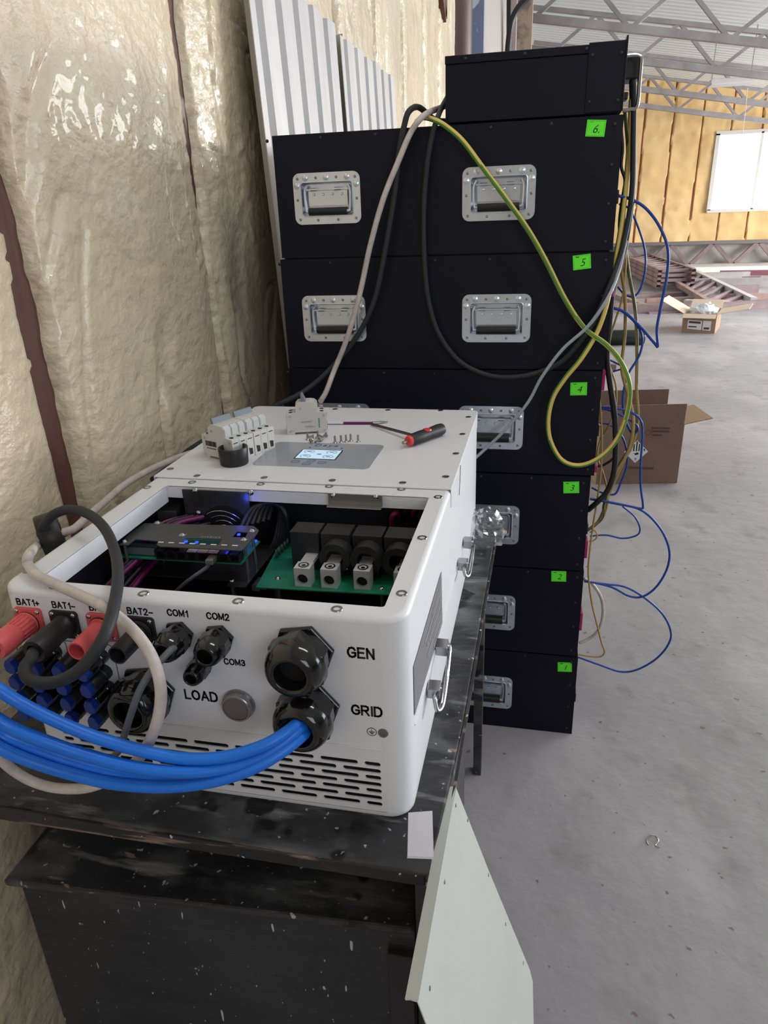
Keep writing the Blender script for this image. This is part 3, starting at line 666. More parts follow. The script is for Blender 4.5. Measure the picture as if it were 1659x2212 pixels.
for x, y in ((268, 1170), (340, 1130), (394, 1156), (545, 1147), (527, 1166)):
    p = Z(x, y, zc+.001); mb = MB(); mb.dome(p, (0, 0, 1), .0052, .7, 14); mb.lathe(p+Vector((0, 0, -.0002)), (0, 0, 1), [(0, .0062), (.0006, .0062)], 14); mb.build('screw', M_chrome, cb, smooth=True)
for x, y in ((268, 1172), (545, 1149), (527, 1168), (340, 1132)):
    p = Z(x, y, zc); mb = MB(); mb.cyl(p+Vector((0, 0, -.002)), (p.x, p.y, .990), .0026, n=8); mb.build('standoff', M_steel, cb, smooth=True)
# RJ45 ports along front edge
a = Z(337, 1208, 1.032); b = Z(519, 1217, 1.032); dv = (b-a)/8; fx = dv.normalized(); fy = Vector((-fx.y, fx.x, 0)); L8 = dv.length
for i in range(8):
    c0 = a+dv*i
    m_ = [M_matblk, M_matblk, M_matblk, M_cartonl, M_cartonl, M_cartonl, M_matblk, M_matblk][i]
    mb = MB(); e = .0006; zlo, zhi = 1.032, 1.047
    A_ = c0+fx*e; B_ = c0+fx*(L8-e); t_ = .0016
    def Bx(s0, s1, t0, t1, z0, z1):
        q = [c0+fx*s0+fy*t0, c0+fx*s1+fy*t0, c0+fx*s1+fy*t1, c0+fx*s0+fy*t1]
        mb.hexa([Vector((v.x, v.y, z0)) for v in q], [Vector((v.x, v.y, z1)) for v in q])
    Bx(e, L8-e, 0, .018, zhi-.0015, zhi); Bx(e, L8-e, 0, .018, zlo, zlo+.0015); Bx(e, e+.0015, 0, .018, zlo, zhi); Bx(L8-e-.0015, L8-e, 0, .018, zlo, zhi)
    Bx(e, L8-e, .014, .018, zlo, zhi); jk = mb.build('network_jack', M_matblk, cb)
    if m_ == M_cartonl:
        mb = MB(); Bx(e, L8-e, .0, .013, zhi, zhi+.0008); mb.build('top_shield', mat('tan_shield', (.38, .30, .25), .5), jk)
# blue lit diodes
for x, y, z in ((402, 1171, 1.040), (425, 1173, 1.040), (552, 1170, 1.036), (516, 1156, 1.040)):
    p = Z(x, y, z); mb = MB(); mb.box(p-Vector((.0022, .0022, 0)), p+Vector((.0022, .0022, .0022))); mb.build('blue_diode', M_led, cb)
for x, y, z, e_ in ((420, 1170, 1.050, .010), (490, 1180, 1.0535, .008), (556, 1160, 1.052, .008)):
    l_ = bpy.data.lights.new('diode_glow', 'POINT'); l_.energy = e_; l_.color = (.03, .07, 1); l_.shadow_soft_size = .003
    o_ = bpy.data.objects.new('diode_glow', l_); COL.objects.link(o_); o_.location = Z(x, y, z)
mb = MB(); p = Z(272, 1196, 1.034); q = Z(334, 1200, 1.034); d = q-p
mb.hexa([p, q, q+fy*.02, p+fy*.02], [v+Vector((0, 0, .010)) for v in (p, q, q+fy*.02, p+fy*.02)]); tb = mb.build('terminal_strip', M_greyc, cb)
mb = MB()
for i in range(13): c0 = p+d*((i+.5)/13)+fy*.007+Vector((0, 0, .010)); mb.cyl(c0, c0+Vector((0, 0, .0006)), .0014, n=8)
mb.build('strip_holes', M_hole, tb)
for i in range(3):
    c0 = Z(290+22*i, 1172, 1.034)
    mb = MB(); mb.box(c0, c0+Vector((.013, .012, .014))); mb.build('blue_relay', mat('blue_relay_plastic', (.02, .08, .30), .4), cb)
mb = MB(); text_mb(mb, '| | | || ||| | || ||', .006, frame(Z(455, 1160, zc+.0015), fx, fy), .0001, .0001); mb.build('cover_print', M_graph, cb)
mb = MB()
for i in range(8):
    c0 = a+dv*(i+.3)+fy*.006; c0.z = zc+.0009; mb.bar(c0, c0+fx*.009, .003, .0003)
mb.build('port_marks', M_label, cb)
# grey patch lead plugged into the sixth jack
k = a+dv*5.5-fy*.004+Vector((0, 0, .007))
lead = thing('grey_patch_lead', 'thin grey network lead plugged into the control board inside the inverter', 'cable', k)
mb = MB(); mb.bar(k+fy*.008, k-fy*.012, .012, .008); mb.build('plug', mat('clear_grey_plug', (.16, .16, .15), .3), lead, bevel=.001)
kk = [k-fy*.010, Z(447, 1225, 1.03), Z(415, 1248, 1.015), Z(390, 1268, .99), Z(372, 1290, .96), Z(368, 1340, .92)]
mb = MB(); mb.tube(kk, .0030, 10); mb.build('lead', M_greyc, lead, smooth=True)
# steel tray below control board
tr = [Z(*p, .99) for p in ((270, 1238), (500, 1254), (490, 1262), (492, 1265), (530, 1268), (600, 1180), (330, 1150))]
mb = MB(); mb.hexa([Vector((q.x, q.y, .988)) for q in tr], [Vector((q.x, q.y, .990)) for q in tr])
ty = thing('steel_tray', 'dark sheet steel tray carrying the control board inside the inverter', 'tray', (tr[4].x, tr[4].y, .814)); mb.build('tray_plate', M_mesh, ty)
for x, y in ((501, 1254), (588, 1182)):
    p = Z(x, y, .990); mb = MB(); mb.dome(p, (0, 0, 1), .0048, .7); mb.build('screw', M_chrome, ty, smooth=True)
    mb = MB(); mb.cyl((p.x, p.y, .814), (p.x, p.y, .988), .004, n=8); mb.build('standoff', M_steel, ty, smooth=True)
# power board with terminals
zb = .995
g0, g1, g2, g3 = Z(553, 1268, zb), Z(848, 1283, zb), Z(905, 1180, zb), Z(612, 1160, zb); g1.x = -.012; g2.x = -.012
pb = thing('power_board', 'green power circuit board with white terminal lugs and black relays inside the inverter', 'circuit board', (g0.x, g0.y, .814))
mb = MB(); mb.hexa([g0, g1, g2, g3], [q-Vector((0, 0, .002)) for q in (g0, g1, g2, g3)]); mb.build('circuit_board', M_pcb, pb)
for x, y in ((600, 1250), (825, 1272)):
    p = Z(x, y, zb); mb = MB(); mb.cyl((p.x, p.y, .814), (p.x, p.y, zb), .003, n=8); mb.build('standoff', M_steel, pb)
    mb = MB(); mb.dome(p, (0, 0, 1), .0042, .8); mb.build('screw', M_chrome, pb, smooth=True)
for i, (x, y) in enumerate(((654, 1268), (711, 1271), (782, 1274), (866, 1279))):
    p = Z(x, y, zb); S = .0125; hh = .031
    if i == 3: p = Vector((-.052, p.y, zb))
    # block with cable hole: front plate with hole + body
    blk = curve_plate('terminal_lug', [(-S, 0), (S, 0), (S, hh), (-S, hh)], [[(.0085*math.cos(q), .0125+.0085*math.sin(q)) for q in [-R(k_*15) for k_ in range(24)]]], .018,
                      frame((p.x, p.y+.010, zb), (1, 0, 0), (0, 0, 1)), M_tin, pb)
    mb = MB(); mb.box((p.x-S, p.y+.0188, zb), (p.x+S, p.y+.024, zb+hh)); mb.build('lug_back', M_tin, blk)
    mb = MB(); mb.cyl((p.x, p.y+.006, zb+.0125), (p.x, p.y+.0185, zb+.0125), .0084, n=20); mb.build('bore_shade', M_hole, blk)  # black plug painting the shade inside the cable hole
    mb = MB(); mb.lathe((p.x, p.y+.012, zb+hh), (0, 0, 1), [(0, .0085), (.0012, .0082), (.0012, .0062), (-.002, .006), (-.002, .0035), (.0004, .0033), (.0004, .0001)], 20, cap=False); mb.build('clamp_screw', M_chrome, blk, smooth=True)
    mb = MB(); mb.box((p.x-.010, p.y+.022, zb+.024), (p.x+.010, p.y+.058, zb+.030)); mb.build('busbar', M_tin, blk)
# relay boxes
rz0, rz1 = zb, 1.060
for i, (xa, xb) in enumerate(((622, 700), (692, 770), (760, 838), (832, 905))):
    fa = Z([624, 691, 760, 830][i], [1149, 1151, 1155, 1158][i], rz1); wdt = .0475
    x0 = g0.x+.044+.050*i; yb = .165
    x0 = Z([624, 692, 761, 830][i], [1150, 1152, 1155, 1158][i], rz1).x; yb = Z(692, 1152, rz1).y
    mb = MB(); mb.box((x0, yb, rz0), (x0+.0465, yb+.040, rz1)); mb.build('relay_box', mat('relay_black_plastic', (.016, .016, .019), .5) if i == 0 else bpy.data.materials['relay_black_plastic'], pb, bevel=.0008)
for i, px_ in enumerate((727, 796, 866)):
    c = Z(px_, 1200, 1.03); c.y = yb-.014
    if i == 2: c.x = c.x
    mb = MB(); mb.lathe(c+Vector((0, .012, 0)), (0, -1, 0), [(0, .0135), (0, .0245), (.024, .0245), (.024, .0135), (0, .0135)], 32, cap=False); mb.build('ring_core', M_matblk, pb, smooth=True)
for i in range(5):
    c = Z(598+6*i, 1196-6*i, zb+.01); mb = MB(); mb.lathe(c-Vector((.003, 0, 0)), (1, .3, 0), [(0, .001), (.0008, .007), (.004, .007), (.005, .001)], 14); mb.build('varistor', mat('dark_green_disc', (.02, .05, .03), .4) if i == 0 else bpy.data.materials['dark_green_disc'], pb, smooth=True)
for px_, py_ in ((750, 1240), (816, 1245)):
    c = Z(px_, py_, zb); mb = MB(); mb.cyl(c, c+Vector((0, 0, .010)), .006, n=14); q_ = mb.build('bolt_post', M_matblk, pb, smooth=True)
    mb = MB(); mb.dome(c+Vector((0, 0, .010)), (0, 0, 1), .004, .8); mb.build('bolt_head', M_chrome, q_, smooth=True)
# fans and brackets at back of bay
bk = thing('fan_bracket', 'dark steel plate with round fan and blue glow at the rear of the open bay', 'bracket', (-.37, .36, .95))
c0, c1 = Z(413, 1052, ZT-.012), Z(556, 1055, ZT-.012); yy = .366
mb = MB(); mb.box((c0.x, yy, 1.00), (c1.x, yy+.002, ZT-.004)); mb.build('back_plate', M_mesh, bk)
for x, y in ((422, 1060), (542, 1064), (429, 1108)):
    p = atY(x, y, yy); mb = MB(); mb.dome(p, (0, -1, 0), .0052, .8); mb.build('screw', M_chrome, bk, smooth=True)
p = atY(487, 1146, yy-.004)
for r_ in (.042, .032, .022, .012):
    mb = MB(); mb.torus(p, (0, 1, .25), r_, .0009, 32, 6); mb.build('fan_guard_ring', M_chrome, bk, smooth=True)
mb = MB(); mb.cyl(p+Vector((0, .003, 0)), p+Vector((0, .02, 0)), .045, n=32); mb.build('fan_body', M_hole, bk)
lp_ = bpy.data.lights.new('board_blue_glow', 'POINT'); lp_.energy = .02; lp_.color = (.05, .1, 1); lp_.shadow_soft_size = .006
lo = bpy.data.objects.new('board_blue_glow', lp_); COL.objects.link(lo); lo.location = Z(549, 1062, 1.075)+Vector((0, -.03, 0)); lo.location.y = .345
b2 = thing('steel_clip', 'bright folded steel clip holding a small black fan at the rear of the bay', 'bracket', (-.12, .36, 1.04))
c0, c1 = atY(709, 1064, .366), atY(826, 1068, .366)
mb = MB(); mb.box((c0.x, .364, c1.z-.020), (c1.x, .3655, c0.z)); mb.box((c0.x, .350, c1.z-.021), (c1.x, .3655, c1.z-.0195)); mb.build('clip_plate', M_steel, b2, bevel=.001)
for x, y in ((720, 1071), (812, 1074)):
    p = atY(x, y, .364); mb = MB(); mb.dome(p, (0, -1, 0), .0048, .8); mb.build('screw', M_chrome, b2, smooth=True)
f2 = thing('small_fan', 'small black square fan hanging behind the folded steel clip', 'fan', (-.12, .33, 1.01))
c0, c1 = atY(703, 1098, .345), atY(822, 1110, .345)
curve_plate('fan_frame', [(c0.x, .300), (c1.x, .300), (c1.x, .352), (c0.x, .352)], [[((c0.x+c1.x)/2+.024*math.cos(-R(q*15)), .326+.024*math.sin(-R(q*15))) for q in range(24)]], .012, Matrix.Translation((0, 0, 1.045)), M_matblk, f2)
mb = MB(); mb.cyl(((c0.x+c1.x)/2, .326, 1.04), ((c0.x+c1.x)/2, .326, 1.05), .010); mb.build('hub', M_matblk, f2)
for q in range(5):
    a_ = R(72*q); mb = MB(); cx, cy = (c0.x+c1.x)/2, .326; mb.bar((cx+.009*math.cos(a_), cy+.009*math.sin(a_), 1.044), (cx+.022*math.cos(a_), cy+.022*math.sin(a_), 1.047), .010, .001); mb.build('blade', M_dgrey, f2)
# terminal block in rear left of the bay
mb = MB(); q = [Z(338, 1103, 1.05), Z(380, 1106, 1.05), Z(402, 1072, 1.05), Z(362, 1070, 1.05)]; mb.hexa([v-Vector((0, 0, .05)) for v in q], q)
tag(mb.build('contactor_block', M_dgrey, bevel=.001), 'black block with small holes in the rear left of the open bay', 'electrical block')
# wiring in the left of the bay
def wire(name, pts, r, m, label, cat='cable', group=None, n=10, k=6):
    mb = MB(); mb.tube(pts, r, n, smooth=k); o = mb.build(name, m, smooth=True, ang=80); return tag(o, label, cat, group)
rnd = random.Random(3)
for i in range(14):
    pur = i % 3 != 1; dx = .005*(i % 5); dz = .011*(i//4); wv = lambda s: .006*(rnd.random()-.5)*s
    pts = [(-.495+dx+wv(1), .05+.02*rnd.random(), .985-dz), (-.494+dx+wv(2), .10, 1.0-dz), (-.490+dx+wv(2), .17, 1.015-dz), (-.486+dx+wv(2), .25, 1.03-dz), (-.478+dx*1.6+wv(1), .32, 1.045-dz), (-.45+dx*2, .362, 1.045-dz)]
    wire('bay_wire', pts, .0034+.001*(i % 2), M_purple if pur else M_blackc, 'purple wire in the bundle along the left wall of the open bay' if pur else 'black wire in the bundle along the left wall of the open bay', 'wire', 'purple wires in the bay' if pur else 'black wires in the bay', 8)
for i in range(8):
    x = -.46+.012*i
    pts = [(x, .045, .93+.01*(i % 3)), (x+.006*math.sin(i), .075, .985), (x+.014, .10+.008*(i % 3), 1.005+.006*(i % 2)), (x+.02, .16, .99), (x+.02, .24, .96)]
    wire('bay_wire', pts, .0034, M_purple if i % 3 else M_blackc, 'purple wire looping up at the front left of the open bay' if i % 3 else 'black wire looping up at the front left of the open bay', 'wire', 'looping purple wires' if i % 3 else 'looping black wires', 8)
for i in range(6):
    q = [Z(520+12*i, 1140-3*i, 1.04), Z(545+9*i, 1098-2*i, 1.062), Z(580+5*i, 1086+i, 1.066), Z(603+3*i, 1100+3*i, 1.05), Z(592+6*i, 1170, 1.0), Z(560+4*i, 1220, .96)]
    wire('ribbon_strand', q, .0042, M_blackc, 'black sleeved lead arching between the control board and the relays', 'cable', 'black arching leads', 8)
for i, (x, y) in enumerate(((848, 1118), (872, 1112), (893, 1108), (910, 1105))):
    q = [Z(x, y+28, 1.0), Z(x-2, y, 1.045), Z(x+8, y-10, 1.055), Z(x+16, y+4, 1.03)]
    wire('bay_wire', q, .0042, M_magenta if i != 1 else M_blackc, 'magenta lead rising behind the relays at the right of the bay' if i != 1 else 'black lead rising behind the relays among magenta ones', 'wire', 'magenta leads behind the relays' if i != 1 else None, 8)
for i in range(3):
    p = Z(545+14*i, 1276-3*i, .95); mb = MB(); mb.box(p, p+Vector((.012, .03, .01))); tag(mb.build('metal_strip', M_inner), 'small pale metal strip under the green board at the front of the bay', 'strip', 'strips under the green board')
def wloc(o):
    v = Vector((0, 0, 0))
    while o is not None: v += o.location; o = o.parent
    return v
def reparent(o, new):
    l = wloc(o); nl = wloc(new); o.parent = new; o.location = l-nl
def descend(o):
    out = []
    for c in [q for q in bpy.data.objects if q.parent == o]: out += [c]+descend(c)
    return out
def adopt(root, main):
    """fixed inner assembly: its main piece becomes a part of the inverter, the rest its sub-parts"""
    ds = descend(root); mn = [d for d in ds if d.name.split('.')[0] == main][0]
    reparent(mn, inv)
    for d in sorted([d for d in ds if d != mn], key=lambda q: 0): reparent(d, mn)
    mn['label'] = root['label']; bpy.data.objects.remove(root)
adopt(cb, 'circuit_board'); adopt(ty, 'tray_plate'); adopt(pb, 'circuit_board'); adopt(bk, 'back_plate'); adopt(b2, 'clip_plate'); adopt(f2, 'fan_frame')
for o_ in [q for q in bpy.data.objects if q.parent is None and q.name.split('.')[0] in ('bay_wire', 'ribbon_strand', 'contactor_block', 'metal_strip')]:
    reparent(o_, inv)
    for k_ in ('label', 'category', 'group'):
        if k_ in o_: del o_[k_]
# ================================================================== BATTERY STACK
YS = 1.18
_cache = {}
def shared(key, name, fn, m, parent, loc, smooth=True):
    """one small part; the mesh is made once and shared"""
    if key not in _cache:
        mb = fn(); me = bpy.data.meshes.new(name); me.from_pydata([tuple(v) for v in mb.v], [], mb.f); me.update(); me.materials.append(m)
        if smooth: me.polygons.foreach_set('use_smooth', [True]*len(me.polygons)); me.set_sharp_from_angle(angle=R(40))
        _cache[key] = me
    o = bpy.data.objects.new(name, _cache[key]); COL.objects.link(o); o.parent = parent; o.location = loc; return o
def f_flange():
    W_, H_ = .085, .0585; ix0, ix1, iz0, iz1 = -.0655, .0655, -.040, .0375
    cu = bpy.data.curves.new('t', 'CURVE'); cu.dimensions = '2D'; cu.fill_mode = 'BOTH'; cu.extrude = .0009
    for lp in (rrect(-W_, -H_, W_, H_, .017, 6), list(reversed(rrect(ix0, iz0, ix1, iz1, .007, 4)))):
        sp = cu.splines.new('POLY'); sp.points.add(len(lp)-1); sp.use_cyclic_u = True
        for i, p in enumerate(lp): sp.points[i].co = (p[0], p[1], 0, 1)
    me = eval_mesh(cu); mb = MB(); mb.add([(v.co.x, -v.co.z-.0012, v.co.y) for v in me.vertices], [tuple(reversed(p.vertices)) for p in me.polygons])
    lp = rrect(ix0, iz0, ix1, iz1, .007, 4); mb.tube([(x, -.002, z) for x, z in lp], .0017, 6, True, 1); return mb
def f_pan():
    lp = rrect(-.0655, -.040, .0655, .0375, .007, 4); n = len(lp); mb = MB()
    lp2 = rrect(-.060, -.035, .060, .033, .006, 4)
    mb.add([(x, -.002, z) for x, z in lp]+[(x, .016, z) for x, z in lp2], [(i, (i+1) % n, n+(i+1) % n, n+i) for i in range(n)]+[tuple(range(n, 2*n))]); return mb
def f_bail():
    mb = MB(); mb.tube([(-.052, .004, .030), (-.0575, .004, .020), (-.058, .003, 0), (-.056, .002, -.024), (-.050, .001, -.029), (0, .001, -.029), (.050, .001, -.029), (.056, .002, -.024), (.058, .003, 0), (.0575, .004, .020), (.052, .004, .030)], .0035, 8, smooth=4); return mb
def f_grip(): mb = MB(); mb.tube([(-.049, .001, -.029), (0, .001, -.029), (.049, .001, -.029)], .0088, 12, smooth=3); return mb
def f_spring():
    mb = MB(); mb.box((-.050, .008, -.016), (.050, .0095, .018))
    for s in (-.036, .026): mb.cyl((s-.008, .007, .021), (s+.008, .007, .021), .004, n=10)
    mb.box((-.055, .004, .019), (.055, .012, .0225))
    return mb
def f_big(): return MB().lathe((0, -.0018, 0), (0, -1, 0), [(0, .0078), (.0012, .0072), (.0016, .0055), (.0026, .004), (.003, .0002)], 18)
def f_small(): return MB().lathe((0, -.0018, 0), (0, -1, 0), [(0, .0036), (.0012, .003), (.0016, .0015), (.0008, .0002)], 12)
def rhandle(parent, px_, pz_, org, lab=None):
    h = shared('flange', 'recessed_handle', f_flange, M_zinc, parent, Vector((px_, YS, pz_))-org)
    shared('pan', 'recess_pan', f_pan, M_zinc, h, (0, 0, 0)); shared('spring', 'spring_plate', f_spring, M_zinc, h, (0, 0, 0))
    shared('bail', 'bail', f_bail, M_zinc, h, (0, 0, 0)); shared('grip', 'rubber_grip', f_grip, M_matblk, h, (0, 0, 0))
    for x, z in ((-.053, .047), (0, .047), (.053, .047), (-.0755, .030), (.0755, .030)): shared('big', 'rivet', f_big, M_zinc, h, (x, 0, z))
    for x, z in ((-.073, .046), (.073, .046), (-.026, .047), (.026, .047), (-.0755, -.002), (.0755, -.002), (-.072, -.047), (.072, -.047), (-.026, -.049), (.026, -.049)): shared('small', 'rivet', f_small, M_screwd, h, (x, 0, z))
    for x in (-.036, -.012, .012, .036): shared('small2', 'rivet', f_small, M_zinc, h, (x, .009, .010))
    return h
def f_case_screw(): return MB().dome((0, 0, 0), (0, -1, 0), .0042, .6, 12)
ZS = [0, .286, .570, .854, 1.1355, 1.416, 1.700]
XR = [.2845, .281, .2785, .286, .2895, .285]; XL = [-.542, -.542, -.542, -.542, -.538, -.532]
HND = [(.012, .1305), (.0105, .4165), (.0115, .699), (.0115, .979), (.0185, 1.262), (.0165, 1.548)]
HLF = [None, None, None, (-.402, .979), (-.402, 1.264), (-.402, 1.553)]
NOTE = [('1', 1220, 1441), ('2', 1207, 1245), ('3', 1234, 1053), ('4', 1250, 840), ('5', 1257, 566), ('6.', 1287, 277)]
DEP = .44
ords = ['bottom battery case of the black stack, numbered 1 on its green note', 'black battery case second from the floor, green note numbered 2', 'black battery case third from the floor, green note numbered 3',
        'black battery case fourth from the floor, green note numbered 4', 'black battery case with the green note numbered 5', 'black battery case with the green note numbered 6, highest of the six wide cases']
for k in range(6):
    z0, z1 = ZS[k], ZS[k+1]; x0, x1 = XL[k], XR[k]; org = Vector(((x0+x1)/2, YS+DEP/2, z0)); g = .0035
    t = thing('battery_case', ords[k], 'battery case', org, 'stacked battery cases')
    hs = [HND[k]]+([HLF[k]] if HLF[k] else [(-.402, HND[k][1])])
    holes = [list(reversed(rrect(hx-.0655, hz-.040, hx+.0655, hz+.0375, .007, 4))) for hx, hz in hs]
    curve_plate('face_panel', [(x0, z0+.0005), (x1, z0+.0005), (x1, z1-g), (x0, z1-g)], holes, .002, Matrix(((1, 0, 0, 0), (0, 0, 1, YS+.001), (0, 1, 0, 0), (0, 0, 0, 1))), M_blackbox, t, bevel=.0008)
    mb = MB(); mb.box((x0, YS+.001, z0+.0005), (x0+.002, YS+DEP, z1-g)); mb.box((x1-.002, YS+.001, z0+.0005), (x1, YS+DEP, z1-g)); mb.box((x0+.002, YS+.022, z0+.0005), (x1-.002, YS+DEP, z0+.003)); mb.box((x0, YS+.001, z1-g-.002), (x1, YS+DEP, z1-g)); mb.box((x0, YS+DEP-.002, z0), (x1, YS+DEP, z1-g))
    mb.box((x0+.01, YS+.01, z1-g), (x1-.012, YS+DEP-.01, z1-.0002)) if k < 5 else None
    mb.build('case_body', M_blackbox, t)
    for hx, hz in hs: rhandle(t, hx, hz, org)
    for i in range(4): shared('cs', 'case_screw', f_case_screw, M_matblk, t, Vector((x1-.018, YS, z1-.022-i*.081))-org)
    for i in range(6): shared('cs', 'case_screw', f_case_screw, M_matblk, t, Vector((x1-.155-i*.135, YS, z1-.014))-org)
    s_, nx_, ny_ = NOTE[k]; c = atY(nx_, ny_, YS-.0006); M0 = Matrix.Translation(c) @ Matrix.Rotation(R([-4, -3, -4, -2, -6, 4][k]), 4, 'Y') @ frame((0, 0, 0), (1, 0, 0), (0, 0, 1))
    mb = MB(); prism(mb, [(-.0205, -.0165), (.0205, -.0165), (.0205, .0165), (-.0205, .0165)], M0, -.0003, .0003); nt_ = mb.build('sticky_note', M_note, t); nt_['label'] = 'bright green note with a handwritten number'
    mb = MB(); text_mb(mb, s_, .024, M0 @ Matrix.Translation((.001, -.002, .0005)), .0001, -.0002, shear=.3); mb.tube([M0 @ Vector(p) for p in ((-.018, .0145, .0004), (.018, .0145, .0004), (.018, -.0145, .0004), (-.018, -.0145, .0004))], .0002, 4, True, 1)
    mb.box(*[M0 @ Vector(p) for p in ((-.014, .0115, .0003), (-.006, .0125, .0006))]); mb.build('handwriting', M_ink, nt_)
    # terminals on the right hand side
    zz = z0+[.09, .095, .245-.19, .245-.05, .22, .2][k]
    for (ya, yb_, xx_) in [(), ((1318, 1355, 1258),), ((1163, 1200, 1268),), ((797, 840, 1302), (1002, 1030, 1283)), ((590, 640, 1318),), ()][k]:
        za, zb2 = atY(xx_, ya, 1.22).z, atY(xx_, yb_, 1.22).z; mb = MB(); mb.box((x1, YS+.02, max(zb2, z0+.002)), (x1+.009, YS+.06, min(za, z1-.006))); pl = mb.build('terminal_cover', M_magenta, t, bevel=.002); pl['label'] = 'magenta terminal cover'
    mb = MB(); mb.box((x1, YS+.03, z0+.10), (x1+.006, YS+.09, z0+.13)); mb.build('port_block', M_matblk, t, bevel=.001)
# top unit
x0, x1, z0, z1 = -.109, .281, 1.7012, 1.834; org = Vector(((x0+x1)/2, 1.4, z0))
tu = thing('control_unit', 'narrow black control box with a chrome side handle on top of the battery stack', 'control box', org)
mb = MB(); mb.box((x0, YS+.001, z0), (x1-.002, YS+DEP, z1-.018)); mb.build('case_body', M_blackbox, tu, bevel=.001)
mb = MB(); mb.box((x0-.001, YS-.001, z1-.0175), (x1-.075, YS+DEP+.001, z1-.001)); mb.build('lid', M_blackbox, tu, bevel=.0015)
mb = MB(); mb.box((x1-.080, YS-.002, z0+.002), (x1-.0, YS+.001, z1+.002)); mb.build('corner_plate', M_blackbox, tu, bevel=.001)
mb = MB(); mb.box((x1-.004, YS-.004, z0+.004), (x1, YS+DEP, z1+.010)); mb.build('side_plate', M_blackbox, tu, bevel=.0008)
for dx, dz in ((-.012, -.022), (-.072, -.022), (-.012, -.110), (-.072, -.110)): shared('cs', 'case_screw', f_case_screw, M_matblk, tu, Vector((x1+dx, YS-.002, z1+dz))-org)
for i in range(3): shared('cs', 'case_screw', f_case_screw, M_matblk, tu, Vector((x0+.045+i*.13, YS-.001, z1-.009))-org)
mb = MB(); q = [atY(x, y, 1.20) for x, y in ((1350, 121), (1372, 119), (1382, 122), (1385, 130), (1381, 180), (1378, 220), (1373, 233), (1360, 237), (1345, 239))]; mb.tube(q, .0042, 10, smooth=3)
mb.build('side_handle', M_chrome, tu, smooth=True)
mb = MB(); a, b = atY(1352, 124, 1.24), atY(1381, 172, 1.24); mb.box((x1, 1.22, b.z), (b.x, 1.30, a.z)); mb.build('side_connector', M_matblk, tu, bevel=.003)
mb = MB(); a, b = atY(1346, 200, 1.22), atY(1353, 216, 1.22); mb.box((x1, 1.21, b.z), (b.x+.002, 1.25, a.z)); mb.build('side_latch', M_matblk, tu, bevel=.002)

# ================================================================== CABLES
def cab(name, label, pts, r, m, cat='cable', group=None, k=6, n=10, plug=None):
    P = [(atZ(p[0], p[1], p[2][0]) if isinstance(p[2], tuple) else atY(*p)) if not isinstance(p, Vector) else p for p in pts]
    mb = MB(); mb.tube(P, r, n, smooth=k); return tag(mb.build(name, m, smooth=True, ang=80), label, cat, group)
def striped(name, label, pts, r, cat='cable', group=None, k=7, n=14, g=3, tw=0.0, mats=('yellow_sheath', 'green_stripe')):
    P = spline([atY(*p) if not isinstance(p, Vector) else p for p in pts], k)
    mb = MB(); mb.tube(P, r, n, smooth=1); o = mb.build(name, bpy.data.materials[mats[0]], smooth=True, ang=80); o.data.materials.append(bpy.data.materials[mats[1]])
    for i, f in enumerate(o.data.polygons):
        if i < (len(P)-1)*n and ((i % n)+int((i//n)*tw)) % n < g: f.material_index = 1
    return tag(o, label, cat, group)
mat('yellow_sheath', (.70, .52, .13), .42); mat('green_stripe', (.10, .27, .04), .42); mat('ochre_sheath', (.33, .24, .08), .45); mat('dark_green_stripe', (.05, .085, .03), .45)
yf = 1.160
cab('mains_cable', 'dark grey cable hanging from the stack top down to the breaker row',
    [(962, 262, 1.40), (938, 258, 1.30), (905, 232, 1.22), (884, 240, yf), (874, 268, yf-.01), (862, 330, yf-.01), (852, 420, yf-.01), (832, 540, yf-.01), (808, 650, yf-.01), (770, 728, yf-.01), (715, 795, yf-.02), (660, 843, 1.10), (600, 874, 1.02), (560, 890, .95), (520, 903, .93), (470, 935, .93), (412, 970, .86), (370, 1005, .76), (330, 1036, .66)], .0068, M_darkc)
cab('white_supply_cable', 'white cable hanging down the front of the stack to the breaker standing on the inverter',
    [(975, 225, 1.40), (948, 234, 1.28), (915, 250, yf-.005), (888, 285, yf-.012), (862, 345, yf-.02), (828, 430, yf-.025), (800, 530, yf-.025), (776, 640, yf-.025), (750, 730, yf-.025), (722, 800, yf-.03), (705, 845, 1.08), (693, 866, 1.0)], .0068, M_whitec)
cab('grey_loop_cable', 'grey cable hanging in a wide loop across the front of battery cases 6 and 5',
    [(972, 200, 1.36), (958, 225, 1.26), (945, 255, yf+.005), (932, 300, yf), (921, 370, yf), (915, 470, yf), (918, 580, yf), (928, 660, yf), (950, 725, yf), (990, 778, yf), (1040, 806, yf), (1090, 815, yf), (1150, 808, yf), (1210, 783, yf), (1255, 735, yf-.01), (1290, 680, yf-.01), (1320, 610, yf+.01), (1342, 545, 1.20), (1358, 470, 1.22), (1366, 400, 1.22), (1368, 300, 1.22), (1369, 220, 1.22), (1368, 165, 1.23)], .0062, M_darkc)
cab('pale_grey_cable', 'thin pale grey cable slanting from the right side of the stack down behind the inverter',
    [(1352, 520, 1.21), (1335, 590, 1.19), (1312, 645, yf-.02), (1270, 705, yf-.025), (1215, 755, yf-.025), (1170, 815, yf-.025), (1140, 870, yf-.025), (1090, 930, yf-.03), (1045, 973, 1.12), (1024, 992, 1.09), (1000, 1015, 1.06)], .0042, M_lgreyc)
